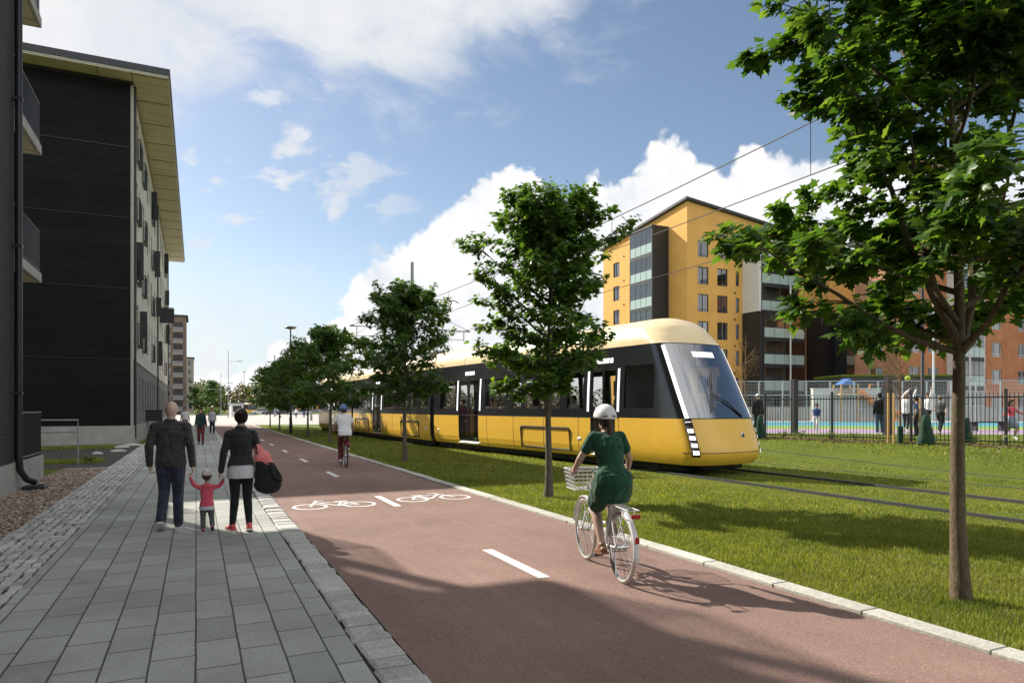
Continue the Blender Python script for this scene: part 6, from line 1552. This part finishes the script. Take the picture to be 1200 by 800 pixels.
wallbox('retaining_wall',868,1290,60,.4,.5,1.75,M_concrete,'long low pale concrete wall at the back of the playground','wall')
wallbox('concrete_wall',953,1032,57,.5,.5,3.3,mat('light_concrete',(.50,.49,.46),.85,.12,2,.004),'tall short pale concrete wall behind the sports fence','wall')
SH=thing('shelter','long low black shelter with grassy roof behind the playground','shelter',(onz(985,66).x,onz(985,66).y,.3))
def shelter():
    a=at(985,66);b=at(1110,66);dv=b-a;ln=dv.length; SH.rotation_euler=(0,0,math.atan2(dv.y,dv.x))
    m=MB(); m.box(0,ln,0,5,0,4.1); obj('wall',m,M_blkp,SH); m=MB(); m.box(-.4,ln+.4,-.9,5.4,4.102,4.35); obj('roof',m,M_frame,SH)
    m=MB(); m.bbox(-.3,ln+.3,-.8,5.3,4.352,4.62,.08); obj('roof_turf',m,M_turf,SH)
    for i in range(3):
        m=MB(); x=1.2+i*3.4; m.box(x,x+2.0,-.04,-.005,1.0,2.6); w_=obj('window',m,M_wglass,SH); f=MB(); 
        for q in (x-.06,x+.97,x+2.0): f.box(q,q+.06,-.07,-.003,.94,2.66)
        obj('frame',f,M_wframe,w_)
shelter()
CF=thing('climbing_frame','orange and blue climbing tower with a curved slide beside the shelter','play structure',onz(1000,56),-YAW)
def climb():
    M_or=mat('orange_plastic',(.62,.20,.03),.4,.08); M_bl=mat('blue_plastic',(.04,.14,.42),.4,.08)
    for x in (-1.0,.4):
        for y in (0,1.3): m=MB(); m.tube([(x,y,0),(x,y,3.1)],.07,8); obj('post',m,M_stake,CF,True)
    m=MB(); m.bbox(-1.05,.45,-.05,1.35,2.2,2.32,.02); obj('deck',m,M_stake,CF)
    m=MB(); m.prism([(-.95,3.05),(.35,3.05),(-.3,3.55)],'y',.0,1.3); obj('roof',m,M_bl,CF)
    m=MB(); pts=[(.45,.6,2.4),(1.1,.6,2.3),(1.7,.5,1.7),(2.4,.3,1.1),(3.1,.2,.9),(3.9,.2,.55)]; m.tube(pts,[.30]*6,10); obj('slide',m,M_or,CF,True)
    m=MB(); m.tube([(1.2,1.2,0),(2.0,1.2,3.1),(3.4,1.2,3.1),(4.2,1.2,0)],.07,8); obj('swing_frame',m,M_or,CF,True)
    m=MB()
    for i in range(6): m.tube([(.45,1.3-.02*i,.3+.35*i),(1.8,1.3,.6+.3*i)],.03,6)
    obj('net',m,M_bl,CF,True)
climb()
bn=thing('bench','long black bench standing on the sand court behind the girl','bench',onz(1158,33),-YAW+R(8))
m=MB(); m.bbox(-.95,.95,-.22,.22,.42,.48,.01); obj('seat',m,M_blkp,bn)
for x in (-.75,.75): m=MB(); m.bbox(x-.04,x+.04,-.2,.2,0,.419,.008); obj('leg',m,M_blkp,bn)
# people on the playground
def kid(u,d,lab,H,rz,pose,top,bot,sh,hair,hs=1.0,hat=None,fem=False,vox=.018,skin=SKIN): return person(lab,onz(u,d)+Vector((0,0,.02)),rz,H,pose,top,bot,(sh,sh),hair,hat,skin,fem,vox,hs)
run=dict(knL=(-.09,.22,.54),anL=(-.09,.10,.20),toL=(0,1,-.4),knR=(.09,-.05,.50),anR=(.09,-.30,.12),toR=(0,1,-.5),wrL=(-.28,.18,1.05),wrR=(.30,-.12,1.0))
kid(957,31,'boy in blue shirt and pale trousers walking on the playground',1.28,R(120),run,(F_blue,'short',.1),('trousers',F_pale),M_wsole,('short',H_dark),1.25)
kid(1031,29,'adult in black top and blue jeans standing left of the ball players',1.74,R(-40),{},(F_black,'long',.1,.02),('jeans',F_denim2),M_wsole,('short',H_dark))
up=dict(shR=(.17,.02,1.45),elR=(.30,.08,1.66),wrR=(.36,.10,1.90),hdR=(.2,.1,1),shL=(-.17,.02,1.44),elL=(-.14,.15,1.66),wrL=(.05,.20,1.88),hdL=(.3,.1,1),hipR=(.09,0,.92))
kid(1062,30.5,'ball player in white shirt and black trousers reaching both arms up for the ball',1.76,R(-65),{**run,**up},(F_white,'long',.1),('leggings',F_black),M_wsole,('short',H_blond))
up2=dict(shL=(-.17,.02,1.44),elL=(-.30,.06,1.64),wrL=(-.40,.10,1.86),hdL=(-.2,.1,1))
kid(1087,31,'ball player in white shirt with one arm stretched up, facing the other player',1.80,R(70),{**run,**up2},(F_white,'long',.1),('shorts',F_black),M_wsole,('short',H_brown))
kid(1074,27,'ball player in dark vest standing close behind the fence by the watering bag',1.55,R(20),{},(F_denim2,'short',.1),('trousers',F_black),M_dshoe,('short',H_dark))
kid(1102,29,'player in grey shirt and dark trousers running at right of the ball players',1.62,R(-80),run,(F_grey,'short',.1),('trousers',F_black),M_wsole,('short',H_blond))
kid(1185,23,'girl with long dark hair in pink sleeves and grey-blue dress running beside the fence',1.36,R(160),{**run,'wrL':(-.45,.1,1.20),'elL':(-.30,0,1.25),'wrR':(.42,.05,1.16),'elR':(.30,0,1.22)},(F_pink,'long',.02,.014),('dress_skirt',fabric('grey_blue_cotton',(.22,.27,.36))),M_wsole,('long',H_dark),1.2,None,True)
kid(888,30,'person in black with a pale cap standing behind the fence beside the tram nose',1.72,R(150),{},(F_black,'long',.12,.022),('trousers',F_black),M_dshoe,('short',H_blond),1.0,('beanie',F_pale))
bl=at(1063.5,30.3); mb=MB(); mb.ell((0,0,0),.12,None,18,14); 
o=obj('ball',mb,mat('lime_ball',(.45,.55,.06),.5,.12,20),None,True); o.location=(bl.x,bl.y,zat(443,30.3)); tag(o,'lime yellow ball in the air above the raised hands','ball')
# plants in the mulch
for i,(u,s) in enumerate(((917,-.75),(938,-.6),(973,-.7),(1002,-.6),(1140,-.55),(1172,-.5))):
    p=fp(tof(u,s),s); leafy('plant',['tiny green plant in the mulch near the tram nose','small spiky plant in the mulch beside the nearer black post','small sparse plant in the mulch under the boy','yellowish plant in the mulch left of the adult in black','leafy plant in the mulch right of the big maple trunk','leafy plant in the mulch in front of the running girl'][i],'plant',p,90,.22,.34,M_shrub,40+i,.06,6,'small plants in the mulch')
# ------------------------------------------------------------------ far square: bus, kiosk, cars, hedges
def bus(loc_,rz,lab):
    t=thing('bus',lab,'bus',loc_,rz); b=MB()
    b.bbox(-1.25,1.25,0,11.5,.35,1.35,.08); obj('body',b,M_tyel,t)
    b=MB(); b.bbox(-1.24,1.24,.03,11.45,1.352,2.55,.05); obj('window_band',b,M_wglass if False else mat('bus_glass',(.03,.035,.04),.08),t)
    b=MB(); b.bbox(-1.25,1.25,-.02,11.5,2.552,3.1,.12); obj('roof',b,M_tcream,t)
    b=MB(); b.box(-1.1,1.1,-.03,.02,1.25,2.5); obj('windscreen',b,mat('bus_screen',(.05,.06,.07),.05),t)
    b=MB(); b.box(-.7,.7,-.05,-.022,2.66,2.9); obj('destination_display',b,M_blk,t)
    for x in (-.95,.95): h=MB(); h.ell((x,-.01,.72),(.15,.05,.1)); obj('headlight',h,mat('lamp_glass',(.8,.8,.78),.15),t,True)
    for y in (2.4,8.6):
        for x in (-1.15,1.15): w_=MB(); w_.tube([(x-.13,y,.5),(x+.13,y,.5)],.5,20); wo=obj('wheel',w_,M_tyre,t,True); r=MB(); r.tube([(x-.14,y,.5),(x+.14,y,.5)],.27,14); obj('rim',r,M_galvl,wo,True)
    for x in (-1.4,1.4): m=MB(); m.bbox(x-.1,x+.1,-.25,-.1,1.8,2.4,.03); obj('mirror',m,M_blk,t)
p=at(295,186); bus((p.x,p.y,.012),R(22),'yellow city bus standing at the far side of the square')
kq=thing('kiosk','small pale kiosk with flat roof left of the yellow bus','kiosk',(*gr(271,488).xy,.012),R(8))
m=MB(); m.bbox(0,2.3,0,2.0,0,2.6,.03); obj('wall',m,M_wht,kq); m=MB(); m.bbox(-.25,2.55,-.25,2.25,2.602,2.8,.03); obj('roof',m,M_galv,kq); m=MB(); m.box(.3,2.0,-.03,-.002,1.0,2.2); obj('window',m,M_frame,kq)
def car(loc_,rz,lab,c,group='cars at the far side of the square'):
    t=thing('parked_car',lab,'car',loc_,rz,group); m_=paint('car_'+c[0],c[1])
    def hull(P,w0,w1,name,mm):
        mb=MB(); n=len(P); vs=[(-w0 if z<.75 else -w1,y,z) for y,z in P]+[(w0 if z<.75 else w1,y,z) for y,z in P]; mb.add(vs,[tuple(range(n)),tuple(range(n,2*n))[::-1]]+[(i,(i+1)%n,n+(i+1)%n,n+i) for i in range(n)]); o=obj(name,mb,mm,t); b=o.modifiers.new('b','BEVEL'); b.width=.06; b.segments=2; return o
    hull([(-2.1,.25),(2.1,.25),(2.15,.6),(2.0,.86),(.95,.95),(-1.6,1.0),(-2.1,.9)],.88,.84,'body',m_)
    hull([(-1.75,.98),(.98,.93),(.25,1.40),(-1.2,1.42)],.80,.72,'cabin_glass',mat('bus_glass',(.03,.035,.04),.08))
    hull([(-1.25,1.405),(.28,1.395),(.1,1.47),(-1.0,1.48)],.72,.66,'roof',m_)
    for y in (-1.3,1.3):
        for x in (-.80,.80): w_=MB(); w_.tube([(x-.1,y,.32),(x+.1,y,.32)],.32,18); wo=obj('wheel',w_,M_tyre,t,True); r=MB(); r.tube([(x-.105,y,.32),(x+.105,y,.32)],.19,12); obj('rim',r,M_galvl,wo,True)
    for x in (-.6,.6): h=MB(); h.ell((x,2.1,.66),(.16,.06,.07)); obj('headlight',h,mat('lamp_glass',(.8,.8,.78),.15),t,True); h=MB(); h.ell((x,-2.1,.75),(.14,.05,.08)); obj('tail_light',h,M_redl,t,True)
    return t
for u,d,rz,lab,c in ((318,170,1.3,'dark blue car parked across the square between the maple trunks',('blue',(.02,.03,.06))),(332,178,1.5,'black car parked across the square behind the row of maples',('black',(.012,.012,.013))),(353,165,1.2,'silver car parked across the square, nearest the tram',('silver',(.35,.36,.37))),(305,183,1.4,'white car parked next to the yellow bus',('white',(.6,.6,.6)))):
    p=at(u,d); car((p.x,p.y,.012),rz,lab,c)
for u,d,lab in ((236,170,'low clipped hedge in front of the far trees, nearer the brown tower'),(252,160,'low clipped hedge left of the kiosk'),):
    p=at(u,d); leafy('hedge',lab,'hedge',(p.x,p.y,.01),900,2.6,1.5,M_shrub,int(u),.35,9,'hedges on the square')
M_far=[F_black,F_white,F_blue,F_teal]
for i,(u,d,lab) in enumerate(((328,120,'far pedestrian in dark coat on the square left of the black lamp post'),(347,118,'far pedestrian in white shirt crossing the square behind the maples'),(356,124,'far pedestrian in blue top walking on the square towards the tram'))):
    p=at(u,d); person(lab,(p.x,p.y,.012),R(60+70*i),1.74,wk(.8),(M_far[i],'long',.12,.02),('jeans',F_jeans),(M_dshoe,M_dshoe),('short',H_dark),None,SKIN,False,.03)
